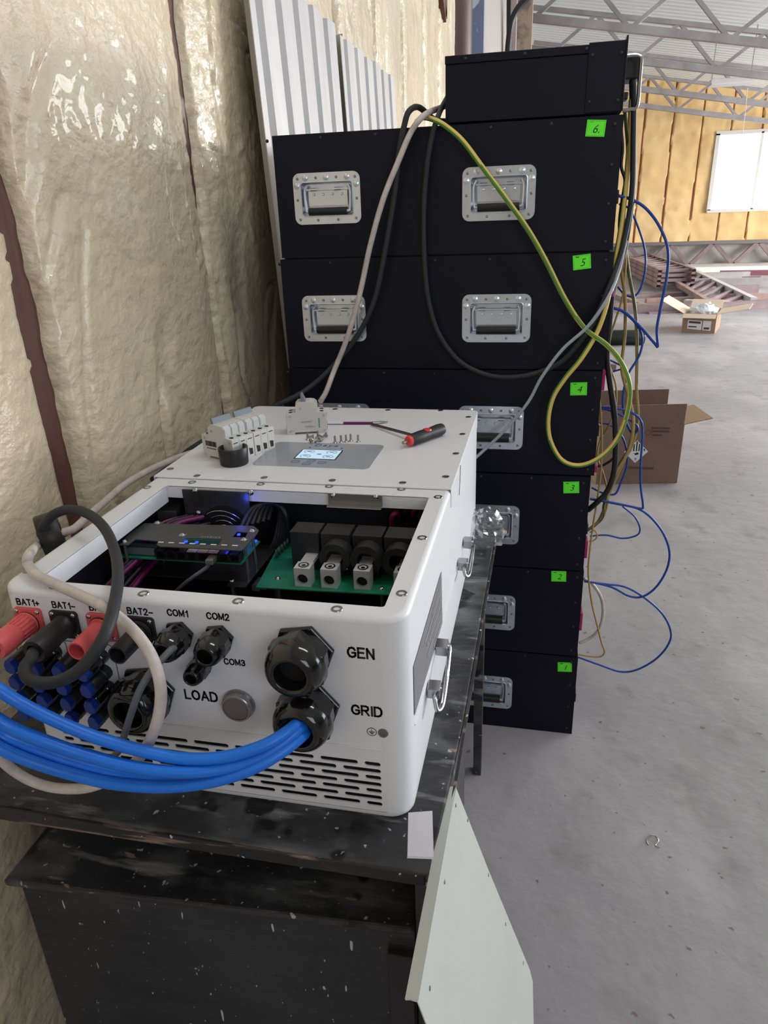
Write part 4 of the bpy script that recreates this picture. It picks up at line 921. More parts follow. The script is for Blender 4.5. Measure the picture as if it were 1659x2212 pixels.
cab('black_power_cable', 'thick black cable running down the right side from the control box handle',
    [(1366, 170, 1.25), (1367, 230, 1.25), (1368, 330, 1.24), (1367, 400, 1.24), (1360, 470, 1.23), (1347, 545, 1.22), (1325, 620, 1.21), (1316, 700, 1.21), (1311, 770, 1.21), (1318, 830, 1.21), (1327, 890, 1.21), (1330, 960, 1.21), (1326, 1020, 1.21), (1312, 1060, 1.21), (1290, 1085, 1.21), (1270, 1102, 1.22)], .0075, M_blackc)
striped('earth_cable', 'yellow and green earth cable curving over the stack into a big loop at case 4',
    [(900, 262, 1.36), (912, 254, 1.24), (935, 258, yf), (962, 272, yf-.004), (1000, 305, yf-.01), (1045, 365, yf-.01), (1090, 425, yf-.01), (1140, 495, yf-.01), (1180, 565, yf-.01), (1220, 645, yf-.012), (1262, 708, yf-.015), (1310, 745, yf-.02), (1343, 785, yf-.02), (1360, 835, yf-.02), (1355, 890, yf-.02), (1335, 945, yf-.02), (1300, 985, yf-.02), (1255, 1005, yf-.02), (1215, 995, yf-.02), (1190, 955, yf-.02), (1184, 910, yf-.02), (1194, 860, yf-.02), (1220, 818, yf-.02), (1255, 775, yf-.02), (1288, 720, yf-.01), (1308, 665, yf), (1322, 600, 1.19), (1340, 500, 1.22), (1352, 400, 1.23), (1360, 300, 1.24), (1364, 215, 1.25)], .0060, tw=.03)
thin = [
 ('olive_wire', 'olive wire at the very edge of the stack beside the thick black cable', [(1350, 240, 1.23), (1356, 330, 1.24), (1348, 420, 1.24), (1346, 480, 1.25), (1340, 560, 1.25), (1350, 640, 1.25), (1350, 720, 1.25), (1343, 790, 1.25), (1350, 830, 1.25), (1362, 870, 1.25), (1368, 920, 1.24), (1358, 970, 1.24), (1335, 1010, 1.24), (1318, 1050, 1.24), (1305, 1090, 1.24), (1300, 1120, 1.24), (1270, 1145, 1.24)], .0042, 'striped'),
 ('olive_wire', 'olive wire hanging straight from cases 5 and 4 farthest right of the bundle', [(1352, 540, 1.26), (1360, 600, 1.26), (1372, 670, 1.26), (1376, 760, 1.26), (1375, 840, 1.26), (1378, 905, 1.26), (1366, 960, 1.26), (1350, 990, 1.26), (1336, 1020, 1.26), (1318, 1060, 1.26), (1305, 1100, 1.26), (1290, 1130, 1.26), (1268, 1146, 1.26)], .0042, 'striped'),
 ('amber_wire', 'thin amber wire wandering down past case 4 to case 3', [(1349, 460, 1.25), (1352, 560, 1.25), (1345, 640, 1.25), (1330, 690, 1.25), (1318, 730, 1.25), (1314, 780, 1.25), (1330, 830, 1.25), (1330, 880, 1.25), (1315, 920, 1.25), (1297, 950, 1.25), (1290, 985, 1.25), (1302, 1020, 1.25), (1312, 1060, 1.25), (1312, 1090, 1.25), (1305, 1115, 1.25)], .0026, None),
 ('amber_wire', 'thin amber wire running straight down beside cases 4, 3 and 2', [(1293, 838, 1.22), (1298, 900, 1.22), (1300, 960, 1.22), (1298, 1020, 1.22), (1290, 1080, 1.22), (1282, 1130, 1.22), (1274, 1190, 1.22), (1271, 1240, 1.22), (1278, 1300, 1.22), (1290, 1350, 1.22), (1300, 1390, 1.22), (1306, 1407, 1.22), (1298, 1418, 1.22), (1275, 1418, 1.22), (1250, 1414, 1.22)], .0026, None),
 ('olive_wire', 'short olive wire loop beside case 3', [(1274, 1150, 1.24), (1285, 1146, 1.24), (1290, 1158, 1.24), (1282, 1168, 1.24), (1272, 1169, 1.24)], .0020, None),
 ('black_wire', 'thin black wire leaving case 6 and joining the bundle', [(1342, 280, 1.23), (1345, 320, 1.23), (1342, 360, 1.23), (1350, 390, 1.23), (1344, 430, 1.23), (1338, 480, 1.23), (1338, 540, 1.23), (1325, 600, 1.23), (1315, 660, 1.22)], .0036, 'dark'),
 ('black_wire', 'black wire looping out from between cases 4 and 3', [(1284, 1006, 1.24), (1300, 1006, 1.24), (1318, 996, 1.24), (1330, 985, 1.24)], .0034, 'dark'),
]
for nm, lb, pt, r_, st_ in thin:
    if st_ == 'striped': striped(nm, lb, pt, r_, 'wire', tw=.15, mats=('ochre_sheath', 'dark_green_stripe'))
    else: cab(nm, lb, pt, r_, M_blackc if st_ == 'dark' else M_olive, 'wire')
blue = [
 ('blue patch lead arching widest beside cases 6 and 5, with a sharp kink', [(1336, 423, 1.22), (1362, 430, 1.23), (1395, 450, 1.24), (1425, 490, 1.25), (1443, 540, 1.25), (1440, 600, 1.25), (1428, 660, 1.25), (1419, 710, 1.25), (1421, 747, 1.25), (1415, 743, 1.25), (1385, 708, 1.24), (1350, 675, 1.23), (1325, 665, 1.22)], .0036, 5),
 ('thin blue patch lead in a smaller arch inside the widest one', [(1338, 441, 1.25), (1360, 452, 1.26), (1380, 495, 1.27), (1393, 540, 1.28), (1394, 580, 1.28), (1385, 620, 1.28), (1370, 640, 1.28), (1350, 636, 1.27), (1335, 620, 1.26)], .0026, 5),
 ('blue patch lead dropping from case 5 into a small loop at case 4', [(1325, 665, 1.23), (1350, 676, 1.24), (1378, 705, 1.25), (1388, 735, 1.25), (1380, 770, 1.25), (1358, 806, 1.25), (1347, 845, 1.25), (1346, 880, 1.25), (1354, 915, 1.25), (1365, 935, 1.25), (1377, 932, 1.25), (1375, 918, 1.25), (1352, 903, 1.24), (1322, 888, 1.23), (1291, 881, 1.22)], .0030, 5),
 ('blue patch lead falling from case 4 straight down to a pale kink at case 3', [(1291, 879, 1.225), (1330, 882, 1.235), (1362, 890, 1.24), (1384, 908, 1.24), (1388, 940, 1.24), (1384, 1000, 1.24), (1384, 1050, 1.24), (1389, 1092, 1.24), (1384, 1098, 1.24), (1350, 1091, 1.235), (1310, 1083, 1.23), (1275, 1077, 1.225)], .0030, 5),
 ('blue patch lead bowing out over the big carton between cases 4 and 3', [(1288, 912, 1.26), (1318, 918, 1.26), (1342, 940, 1.27), (1354, 975, 1.27), (1353, 1010, 1.27), (1340, 1045, 1.27), (1330, 1066, 1.27), (1315, 1068, 1.27), (1295, 1062, 1.26), (1278, 1053, 1.26)], .0028, 5),
 ('blue patch lead in a large open bow from case 3 down to case 2', [(1275, 1078, 1.235), (1330, 1088, 1.24), (1385, 1102, 1.25), (1425, 1140, 1.25), (1445, 1185, 1.25), (1442, 1225, 1.25), (1420, 1265, 1.25), (1390, 1288, 1.25), (1360, 1288, 1.25), (1320, 1268, 1.24), (1262, 1254, 1.23)], .0032, 6),
 ('thin blue patch lead forming a small bow beside case 3', [(1345, 1094, 1.27), (1370, 1115, 1.28), (1382, 1140, 1.28), (1376, 1156, 1.28), (1345, 1163, 1.28), (1310, 1156, 1.27), (1275, 1158, 1.26)], .0025, 6),
 ('blue patch lead in the lowest large bow from case 2 to case 1', [(1262, 1256, 1.24), (1310, 1262, 1.24), (1350, 1268, 1.25), (1390, 1290, 1.25), (1430, 1325, 1.25), (1449, 1365, 1.25), (1442, 1395, 1.25), (1415, 1425, 1.25), (1375, 1447, 1.25), (1340, 1451, 1.25), (1300, 1438, 1.24), (1250, 1420, 1.23)], .0030, 6),
 ('short blue patch lead crossing behind the bundle at case 4', [(1302, 772, 1.26), (1322, 780, 1.27), (1345, 795, 1.27), (1316, 810, 1.27), (1318, 860, 1.27), (1325, 920, 1.27)], .0024, 5)]
for lb, pt, r_, k in blue: cab('patch_lead', lb, pt, r_, M_bluep, 'cable', 'blue patch leads at the stack', k, 8)
cab('white_jumper_cable', 'white cord bowing out beside case 2', [(1262, 1250, 1.26), (1280, 1262, 1.26), (1298, 1290, 1.26), (1303, 1325, 1.26), (1294, 1360, 1.26), (1272, 1380, 1.26), (1252, 1389, 1.25)], .0048, M_whitec)

# foreground blue cables into the GRID gland
gy = -.046
bl = [('topmost of the four bright blue cables sweeping left from the GRID gland', [(655, 1556, gy+.02), (640, 1565, gy-.006), (606, 1590, -.070), (560, 1614, -.085), (480, 1636, -.10), (390, 1638, -.11), (300, 1620, -.12), (200, 1590, -.13), (110, 1552, -.14), (40, 1516, -.145), (-20, 1478, -.15), (-120, 1420, -.15), (-220, 1400, -.12)]),
      ('second bright blue cable from the top at the left edge, running into the GRID gland', [(660, 1566, gy+.02), (646, 1574, gy-.006), (608, 1606, -.070), (550, 1640, -.088), (470, 1662, -.105), (380, 1668, -.12), (280, 1655, -.13), (180, 1629, -.14), (90, 1598, -.15), (20, 1568, -.155), (-60, 1520, -.16), (-180, 1470, -.14)]),
      ('third bright blue cable from the top at the left edge, running into the GRID gland', [(650, 1576, gy+.02), (642, 1582, gy-.006), (600, 1616, -.062), (540, 1653, -.076), (460, 1676, -.092), (370, 1684, -.105), (270, 1676, -.115), (170, 1652, -.125), (80, 1622, -.135), (10, 1594, -.14), (-60, 1550, -.145), (-200, 1500, -.12)]),
      ('lowest of the four bright blue cables, brushing the vents and the desk edge', [(664, 1576, gy+.02), (652, 1590, gy-.006), (606, 1626, -.075), (540, 1663, -.095), (450, 1690, -.11), (350, 1700, -.12), (240, 1692, -.13), (140, 1668, -.14), (60, 1642, -.15), (0, 1616, -.155), (-80, 1570, -.16), (-220, 1540, -.14)])]
for lb, pt in bl: cab('blue_cable', lb, pt, .0070, M_bluec, 'cable', 'blue cables in the GRID gland', 6, 14)
# ferrite ring with the black and the white cable
fc = atY(112, 1160, .20)
mb = MB(); ax = Vector((.75, .62, .12)).normalized()
mb.lathe(fc-ax*.016, ax, [(0, .019), (0, .036), (.002, .038), (.030, .038), (.032, .036), (.032, .019), (0, .019)], 40, cap=False)
tag(mb.build('ferrite_ring', M_matblk, smooth=True, ang=50), 'thick matte black ferrite ring threaded by the black and white cables at the foam wall', 'ring')
c1 = atY(98, 1163, .19)
cab('black_battery_cable', 'dark grey rubber cable looping from the BAT1- plug up through the ferrite ring',
    [Vector((-.436, -.045, 1.052)), Vector((-.436, -.064, 1.0515)), (68, 1422, -.080), (54, 1442, -.092), (60, 1464, -.102), (88, 1475, -.108), (125, 1472, -.110), (165, 1452, -.110), (200, 1415, -.102), (228, 1368, -.085), (246, 1310, -.045), (255, 1245, .02), (248, 1190, .08), (225, 1140, .13), (190, 1110, .16), (150, 1101, .175), (115, 1112, .175), (92, 1140, .175), (92, 1158, .185), (115, 1163, .215), (140, 1150, .26)], .0072, M_darkc, n=14)
cab('white_cable', 'white cable threaded through the ferrite ring, looping over the inverter front down to the desk',
    [(520, 925, .86), (480, 945, .80), (430, 972, .745), (380, 990, .66), (320, 1017, .56), (268, 1048, .47), (225, 1085, .38), (190, 1115, .31), (160, 1142, .255), (130, 1152, .225), (105, 1166, .19), (80, 1180, .165), (63, 1198, (1.115,)), (60, 1218, (1.108,)), (80, 1242, (1.107,)), (120, 1262, (1.106,)), (170, 1285, (1.105,)), (222, 1310, (1.103,)), (265, 1340, -.038), (305, 1382, -.075), (333, 1430, -.09), (347, 1485, -.10), (344, 1540, -.10), (328, 1590, -.098), (300, 1638, -.092), (262, 1672, -.085), (225, 1690, -.075), (180, 1703, -.066), (120, 1702, -.062), (70, 1688, -.062), (30, 1665, -.066), (-5, 1635, -.08), (-60, 1590, -.10)], .0066, M_whitec, n=14)
cab('thin_grey_cable', 'thin grey cable leaving the COM1 gland and curling down in front of the vents',
    [Vector((-.277, -.015, 1.042)), (372, 1402, -.042), (352, 1422, -.055), (325, 1452, -.07), (300, 1495, -.08), (282, 1545, -.085), (268, 1590, -.075), (258, 1620, -.06), (240, 1636, -.045), (205, 1646, -.03)], .0042, M_greyc)

# ================================================================== THINGS ON TOP OF THE INVERTER
def breaker(O, e1, npole, lab, grp=None, handle=True, mirror=1):
    e1 = e1.normalized(); e2 = Vector((-e1.y, e1.x, 0)); M0 = frame(O, e1, Vector((0, 0, 1)))   # local: x along profile, y up, z = e1 x up
    zd = Vector(M0.col[2][:3]); sgn = 1 if zd.dot(e2) > 0 else -1
    t = thing('circuit_breaker', lab, 'circuit breaker', O, grp)
    prof = [(0, 0), (.016, 0), (.016, .004), (.060, .004), (.060, 0), (.083, 0), (.083, .044), (.064, .046), (.0635, .060), (.058, .066), (.050, .067), (.034, .067), (.026, .066), (.0205, .060), (.020, .046), (0, .044)]
    for k in range(npole):
        a, b = sgn*(.0178*k+.0002), sgn*(.0178*(k+1)-.0002)
        mb = MB(); prism(mb, prof, M0, min(a, b), max(a, b)); body = mb.build('pole_body', M_beige, t, bevel=.0006)
        mid = (a+b)/2
        mb = MB()
        for xx, yy_ in ((.010, .0452), (.073, .0452)): c = M0 @ Vector((xx, yy_, mid)); mb.cyl(c-Vector((0, 0, .0012)), c+Vector((0, 0, .0004)), .0042, n=12)
        for (xx, s_) in ((-.0002, -1), (.0832, 1)):
            mb.hexa([M0 @ Vector((xx-.0003, .006, mid-.0045)), M0 @ Vector((xx-.0003, .006, mid+.0030)), M0 @ Vector((xx-.0003, .019, mid+.0045)), M0 @ Vector((xx-.0003, .017, mid-.0045))], [M0 @ Vector((xx+.0003, .006, mid-.0045)), M0 @ Vector((xx+.0003, .006, mid+.0030)), M0 @ Vector((xx+.0003, .019, mid+.0045)), M0 @ Vector((xx+.0003, .017, mid-.0045))])
            mb.hexa([M0 @ Vector((xx-.0003, .036, mid-.005)), M0 @ Vector((xx-.0003, .036, mid+.005)), M0 @ Vector((xx-.0003, .0375, mid+.005)), M0 @ Vector((xx-.0003, .0375, mid-.005))], [M0 @ Vector((xx+.0003, .036, mid-.005)), M0 @ Vector((xx+.0003, .036, mid+.005)), M0 @ Vector((xx+.0003, .0375, mid+.005)), M0 @ Vector((xx+.0003, .0375, mid-.005))])
        mb.build('clamp_opening', M_ink, body)
        mb = MB(); prism(mb, [(.0605, .0472), (.0655, .0472), (.0652, .061), (.0595, .0662), (.057, .0662), (.061, .060)], M0, mid-.007, mid+.007); mb.build('label_window', M_clearp, body)
    w0, w1 = sgn*.004, sgn*(.0178*npole-.004)
    mb = MB(); prism(mb, [(.028, .062), (.036, .062), (.030, .0775), (.0255, .0765)] if mirror == 1 else [(.034, .062), (.045, .062), (.036, .082), (.032, .080)], M0, min(w0, w1), max(w0, w1)); mb.build('toggle', M_tog, t, bevel=.001)
    mb = MB(); mz = -sgn*.0002
    for cx, cy in ((.006, .006), (.077, .038), (.077, .006), (.008, .038), (.030, .054)): c = M0 @ Vector((cx, cy, mz)); mb.torus(c, zd, .002, .0003, 12, 4)
    mb.build('rivet_mark', M_graph, t)
    return t, M0, sgn
A, B = atZ(441, 986, TC), atZ(512, 1003, TC)
e1 = (B-A).normalized()
t, M0, sg = breaker(A, e1, 3, 'beige three-pole breaker with a printed barcode, nearer half of the breaker row', 'row breakers on the inverter')
mb = MB(); rr_ = random.Random(5); x = .010
while x < .040:
    ww = .0006+.0009*rr_.random(); mb.hexa([M0 @ Vector(p) for p in ((x, .024, -sg*.0001), (x+ww, .024, -sg*.0001), (x+ww, .034, -sg*.0001), (x, .034, -sg*.0001))], [M0 @ Vector(p) for p in ((x, .024, -sg*.0004), (x+ww, .024, -sg*.0004), (x+ww, .034, -sg*.0004), (x, .034, -sg*.0004))]); x += ww+.0006+.0007*rr_.random()
mb.hexa([M0 @ Vector(p) for p in ((.012, .019, -sg*.0001), (.038, .019, -sg*.0001), (.038, .0205, -sg*.0001), (.012, .0205, -sg*.0001))], [M0 @ Vector(p) for p in ((.012, .019, -sg*.0004), (.038, .019, -sg*.0004), (.038, .0205, -sg*.0004), (.012, .0205, -sg*.0004))])
mb.build('barcode', M_ink, t)
e2 = Vector((-e1.y, e1.x, 0))
breaker(A+e2*.0548, e1, 3, 'beige three-pole breaker at the far end of the breaker row', 'row breakers on the inverter')
A, B = atZ(621, 940, TC), atZ(707, 935, TC)
t, M0, sg = breaker(A, (B-A), 2, 'beige two-pole breaker standing alone with the white cable behind it', None, mirror=2)
mb = MB()
for (xa, ya, xb) in ((.030, .026, .055), (.030, .0245, .050), (.038, .016, .052), (.038, .0145, .058), (.006, .008, .014), (.046, .0265, .052)): mb.hexa([M0 @ Vector(p) for p in ((xa, ya, -sg*.0001), (xb, ya, -sg*.0001), (xb, ya+.0008, -sg*.0001), (xa, ya+.0008, -sg*.0001))], [M0 @ Vector(p) for p in ((xa, ya, -sg*.0004), (xb, ya, -sg*.0004), (xb, ya+.0008, -sg*.0004), (xa, ya+.0008, -sg*.0004))])
mb.build('print', M_graph, t)
mb = MB(); mb.hexa([M0 @ Vector(p) for p in ((.0655, .012, -sg*.0001), (.068, .012, -sg*.0001), (.068, .032, -sg*.0001), (.0655, .032, -sg*.0001))], [M0 @ Vector(p) for p in ((.0655, .012, -sg*.0004), (.068, .012, -sg*.0004), (.068, .032, -sg*.0004), (.0655, .032, -sg*.0004))]); mb.build('side_slot', M_tog, t)
# round black cap
c = atZ(507, 1001, TC); mb = MB(); mb.lathe(c, (0, 0, 1), [(0, .001), (0, .0245), (.002, .0258), (.031, .0272), (.032, .0265), (.032, .0238), (.031, .0232), (.004, .0225), (.004, .001)], 40, cap=False)
tag(mb.build('rubber_cup', M_matblk, smooth=True, ang=40), 'round black open rubber cap in front of the breaker row on the white cover', 'cap')
# T-handle hex driver
hz = TC+.0125
h0, h1 = atZ(884, 952, hz), atZ(956, 926, hz); d = (h1-h0).normalized(); L_ = (h1-h0).length
dr = thing('hex_driver', 'black and red T-handle hex driver lying on the white cover', 'tool', (h0.x, h0.y, TC))
mb = MB(); mb.lathe(h0, d, [(0, .001), (0, .0095), (.006, .0115), (L_*.35, .0122), (L_*.6, .0110), (L_*.85, .0125), (L_*.97, .0115), (L_, .001)], 24, cap=False); mb.build('grip', M_rub, dr, smooth=True)
mb = MB(); mb.lathe(h0-d*.004, d, [(0, .001), (0, .0085), (.003, .0102), (.006, .0104), (.0065, .001)], 20, cap=False); mb.build('collar', M_handred, dr, smooth=True)
mb = MB(); sd = Vector((-d.y, d.x, 0)); cc = h0+d*L_*.5; mb.lathe(cc+Vector((0, 0, .0092))-sd*.002, (0, 0, 1), [(0, .009), (.0025, .008), (.0028, .001)], 18); mb.build('red_inlay', M_handred, dr, smooth=True)
mb = MB(); mb.cyl(h0-d*.018, h0-d*.002, .0032, n=6); mb.build('short_tip', M_steel, dr)
s0 = h0+d*L_*.3+sd*.008; s1 = atZ(802, 916, TC+.004)
mb = MB(); mb.cyl(s0, s1, .0030, n=6); mb.build('long_shaft', mat('dark_bronze_shaft', (.12, .085, .08), .35, .8), dr)
mb = MB(); q = s0+(s1-s0).normalized()*-.004; mb.cyl(q, s0+(s1-s0).normalized()*.008, .0060, n=16); mb.build('shaft_collar', M_handred, dr, smooth=True)
a, b, c = atZ(708, 914, TC+.003), atZ(805, 914, TC+.003), atZ(838, 911, TC+.003)
ch = thing('sleeved_rod', 'slim steel rod with a purple and white sleeve lying beside the standalone breaker', 'rod', (b.x, b.y, TC))
mb = MB(); mb.cyl(a, b, .0030, n=12); mb.build('purple_sleeve', M_purple, ch, smooth=True)
mb = MB(); mb.cyl(a+Vector((0, 0, .0002)), a.lerp(b, .35)+Vector((0, 0, .0002)), .0031, n=12); mb.build('white_band', M_label, ch, smooth=True)
mb = MB(); mb.cyl(b, b.lerp(c, .5), .0034, n=8); mb.cyl(b.lerp(c, .5), c, .0034, .0008, n=8); mb.build('steel_tip', M_steel, ch)
# countersunk bolts
def bolt_mb():
    mb = MB(); mb.lathe((0, 0, 0), (0, 0, 1), [(0, .001), (0, .0046), (.0006, .0046), (.003, .0022), (.0145, .0021), (.015, .001)], 14, cap=False); return mb
bm = bolt_mb(); me = bpy.data.meshes.new('countersunk_bolt'); me.from_pydata([tuple(v) for v in bm.v], [], bm.f); me.materials.append(M_steel); me.polygons.foreach_set('use_smooth', [True]*len(me.polygons)); me.set_sharp_from_angle(angle=R(40))
def bolt(p, rot, lab, grp):
    o = bpy.data.objects.new('countersunk_bolt', me); COL.objects.link(o); o.location = p; o.rotation_euler = rot; tag(o, lab, 'bolt', grp)
for i, (x, y) in enumerate(((724, 957), (737, 956), (748, 955), (758, 953), (774, 955))):
    bolt(atZ(x, y, TC), (0, 0, 0), ['leftmost of the five steel bolts standing in a line behind the display', 'second from the left of the five bolts standing in a line', 'middle one of the five bolts standing in a line', 'fourth from the left of the five bolts standing in a line', 'rightmost steel bolt, standing a little apart from the other four'][i], 'bolts standing in a line')
for i, (x, y, lz, rt) in enumerate(((665, 950, 0, (0, 0, 0)), (672, 955, .0045, (1.4, 0, .5)), (681, 957, .0045, (1.45, 0, 1.4)), (686, 946, 0, (0, .1, 0)), (690, 955, .0046, (1.5, 0, 2.6)), (698, 950, .0046, (1.45, 0, 4)), (678, 947, .0046, (1.6, 0, 5)), (704, 946, .0046, (1.5, 0, 3.4)))):
    bolt(atZ(x, y, TC)+Vector((0, 0, lz)), rt, 'steel countersunk bolt in the loose heap in front of the standalone breaker', 'heap of bolts')
# card on desk
q = [atZ(*p, TT+.001) for p in ((882, 1756), (934, 1752), (937, 1852), (880, 1850))]
card = MB(); card.hexa(q, [v+Vector((0, 0, .0005)) for v in q]); card.hexa([q[3], q[2], q[2]+Vector((0, -.006, -.006)), q[3]+Vector((0, -.006, -.006))], [v+Vector((0, -.0003, .0005)) for v in (q[3], q[2], q[2]+Vector((0, -.006, -.006)), q[3]+Vector((0, -.006, -.006)))])
tag(card.build('white_card', M_card), 'small blank white card lying over the front right corner of the desk', 'card')
# crumpled plastic bag
mb = MB(); cb_ = atZ(1045, 1150, TT+.035); cb_.y = .84; cb_.x = .02
nn, mm = 26, 18; vs = []; fs = []
for j in range(mm+1):
    th = math.pi*j/mm
    for i in range(nn):
        ph = 2*math.pi*i/nn; v = Vector((math.sin(th)*math.cos(ph)*.048, math.sin(th)*math.sin(ph)*.05, math.cos(th)*.042))
        k = 1+.35*abs(noise.noise(v*38))+.25*noise.noise(v*75); vs.append(Vector((cb_.x, cb_.y, TT+.034))+Vector((v.x*k, v.y*k, max(-.033, v.z*k))))
for j in range(mm):
    for i in range(nn): fs.append((j*nn+i, j*nn+(i+1) % nn, (j+1)*nn+(i+1) % nn, (j+1)*nn+i))
mb.add(vs, fs); tag(mb.build('plastic_bag', M_film), 'crumpled clear plastic bag on the far right corner of the desk', 'plastic bag')
# leaning cover plate beside the desk
def onp(x, y):
    d = (x-829.5)/F*_r2-(y-1106)/F*_u2+_fw; a_, b_ = PA, PB
    t_ = (a_-b_*CP.z-CP.x)/(d.x+b_*d.z); return CP+d*t_
PA, PB = .245, .245
pp = [onp(*p) for p in ((985, 1700), (1056, 1880), (1145, 2095), (1151, 2120), (1153, 2212))]
low = onp(1150, 2212); foot = Vector((PA, pp[4].y, 0))
L1 = onp(903, 2165); L2 = Vector((PA, L1.y+.02, 0))
lp = [pp[0], pp[1], pp[2], pp[3], pp[4], foot, L2, L1]
cv = thing('inverter_cover', 'grey-white sheet metal cover leaning against the right side of the desk', 'cover', (PA, pp[4].y, 0))
nrm = Vector((1, 0, PB)).normalized()
mb = MB(); mb.hexa([p-nrm*.0015 for p in lp], lp); mb.build('cover_sheet', M_plate, cv, bevel=.0008)
mb = MB(); mb.hexa([lp[0]-nrm*.0015, lp[7]-nrm*.0015, lp[7]-nrm*.014+Vector((0, .003, 0)), lp[0]-nrm*.014+Vector((0, .003, 0))], [v+Vector((0, .0015, .0)) for v in (lp[0], lp[7], lp[7]-nrm*.013, lp[0]-nrm*.013)]); mb.build('folded_edge', M_plate, cv)
for x, y in ((984, 1740), (960, 1905), (928, 2135), (1010, 1772), (1055, 1890), (1092, 1996), (1130, 2080)):
    p = onp(x, y)-Vector((0, 0, 0)); mb = MB(); mb.lathe(p+nrm*.0002, nrm, [(0, .0026), (.0004, .0024), (.0004, .0001)], 12, cap=False); mb.build('screw_hole', M_screwd, cv)
# wire clip on floor
mb = MB(); c = atZ(1395, 1825, .003); pts = [atZ(x, y, .004) for x, y in ((1394, 1826), (1396, 1818), (1400, 1814), (1408, 1815), (1413, 1820), (1416, 1826))]; mb.tube([atZ(x, y, .004) for x, y in ((1400, 1825), (1397, 1815), (1405, 1805), (1416, 1806), (1422, 1816), (1416, 1826), (1424, 1831))], .0016, 6)
tag(mb.build('wire_clip', M_steel, smooth=True), 'small bent wire clip on the bare floor right of the leaning cover', 'wire clip')

# ================================================================== FAR CLUTTER
def carton(name, lab, pA, pB, dep, h, m, ml, flaps, org=None):
    """open carton: near bottom edge pA->pB, depth direction to the back"""
    ex = (pB-pA).normalized(); ey = Vector((-ex.y, ex.x, 0)); W_ = (pB-pA).length; up = Vector((0, 0, 1))
    t = thing(name, lab, 'box', (pA+pB)/2+ey*dep/2)
    def slab(nm, a, b, c, d, mm_=m, th=.006):
        nrm = (b-a).cross(d-a).normalized()*th
        mb = MB(); mb.hexa([a, b, c, d], [v+nrm for v in (a, b, c, d)]); return mb.build(nm, mm_, t)
    A_, B_ = pA, pB; C_, D_ = pB+ey*dep, pA+ey*dep
    slab('front_panel', A_, B_, B_+up*h, A_+up*h); slab('back_panel', D_, C_, C_+up*h, D_+up*h, ml); slab('left_panel', D_, A_, A_+up*h, D_+up*h, ml); slab('right_panel', B_, C_, C_+up*h, B_+up*h)
    slab('base', A_, B_, C_, D_)
    for side, ang, ln in flaps:
        if side == 'front': a, b, o = A_+up*h, B_+up*h, -ey
        if side == 'back': a, b, o = D_+up*h, C_+up*h, ey
        if side == 'left': a, b, o = D_+up*h, A_+up*h, -ex
        if side == 'right': a, b, o = B_+up*h, C_+up*h, ex
        v = (o*math.cos(R(ang))+up*math.sin(R(ang)))*ln
        slab(side+'_flap', a, b, b+v, a+v, ml if ang < 60 else m)
    return t, ex, ey
# big carton (front flap stands straight up, as in the photo)
pA, pB = atZ(1288, 1046, 0), atZ(1460, 1043, 0)
t, ex, ey = carton('open_carton', 'large brown open carton with a white diamond hazard label behind the wire bundle', pA, pB, .30, .355, M_carton, M_cartonl, [('front', 86, .12), ('back', 88, .13), ('right', 12, .16), ('left', 20, .15)])
fr = lambda u, v: frame(pA+ex*u+Vector((0, 0, v))-ey*.0075, ex, Vector((0, 0, 1)))
W_ = (pB-pA).length
yc = pA.y
c = atY(1378, 980, yc-.008); u0 = (c-pA).dot(ex); v0 = c.z
mb = MB(); prism(mb, [(-.068, 0), (0, -.068), (.068, 0), (0, .068)], fr(u0, v0), 0, .001); lb_ = mb.build('hazard_label', M_label, t)
mb = MB(); Mx = fr(u0, v0)
for i in range(7):
    x_ = -.045+.015*i; top = .064-abs(x_)-.002; mb.hexa([Mx @ Vector(p) for p in ((x_-.0035, 0.004, .001), (x_+.0035, .004, .001), (x_+.0035, top, .001), (x_-.0035, top, .001))], [Mx @ Vector(p) for p in ((x_-.0035, 0.004, .0016), (x_+.0035, .004, .0016), (x_+.0035, top, .0016), (x_-.0035, top, .0016))])
text_mb(mb, '9', .024, fr(u0, v0-.046) @ Matrix.Translation((0, 0, .0014)), .0002)
prism(mb, [(-.014, -.006), (-.003, -.02), (.014, -.016), (.016, -.008), (.004, -.004), (-.004, -.010)], fr(u0, v0), .001, .0016)
mb.build('label_print', M_ink, lb_)
mb = MB()
for k_, (xa, ya, xb) in enumerate(((1408, 925, 1448), (1408, 932, 1446), (1408, 940, 1430), (1355, 1011, 1412))):
    a, b = atY(xa, ya, yc-.008), atY(xb, ya, yc-.008); mb.box((a.x, a.y, a.z-.004), (b.x, a.y+.001, b.z+.004))
a = atY(1400, 934, yc-.008); mb.torus(a, (0, 1, 0), .014, .002, 20, 6); mb.build('faded_print', M_cartonp, t)
# small carton
pA, pB = atZ(1472, 718, 0), atZ(1542, 721, 0)
t, ex, ey = carton('shallow_carton', 'shallow tan carton with white labels and plastic film standing before the steel frames', pA, pB, .55, .235, mat('tan_carton_board', (.33, .22, .15), .75), M_cartoni, [('front', -25, .10), ('back', 25, .2), ('right', 12, .36), ('left', 28, .32)])
yc = pA.y; mb = MB(); W_ = (pB-pA).length
Mx = frame(pA-ey*.01, ex, Vector((0, 0, 1)))
mb = MB(); prism(mb, [(W_*.16, .05), (W_*.60, .04), (W_*.60, .15), (W_*.16, .16)], Mx, 0, .003); q_ = mb.build('paper_label', M_label, t)
mb = MB(); prism(mb, [(W_*.20, .12), (W_*.56, .115), (W_*.56, .14), (W_*.20, .145)], Mx, .003, .005); prism(mb, [(W_*.20, .07), (W_*.45, .07), (W_*.45, .085), (W_*.20, .085)], Mx, .003, .005); mb.build('label_text', M_cartonp, q_)
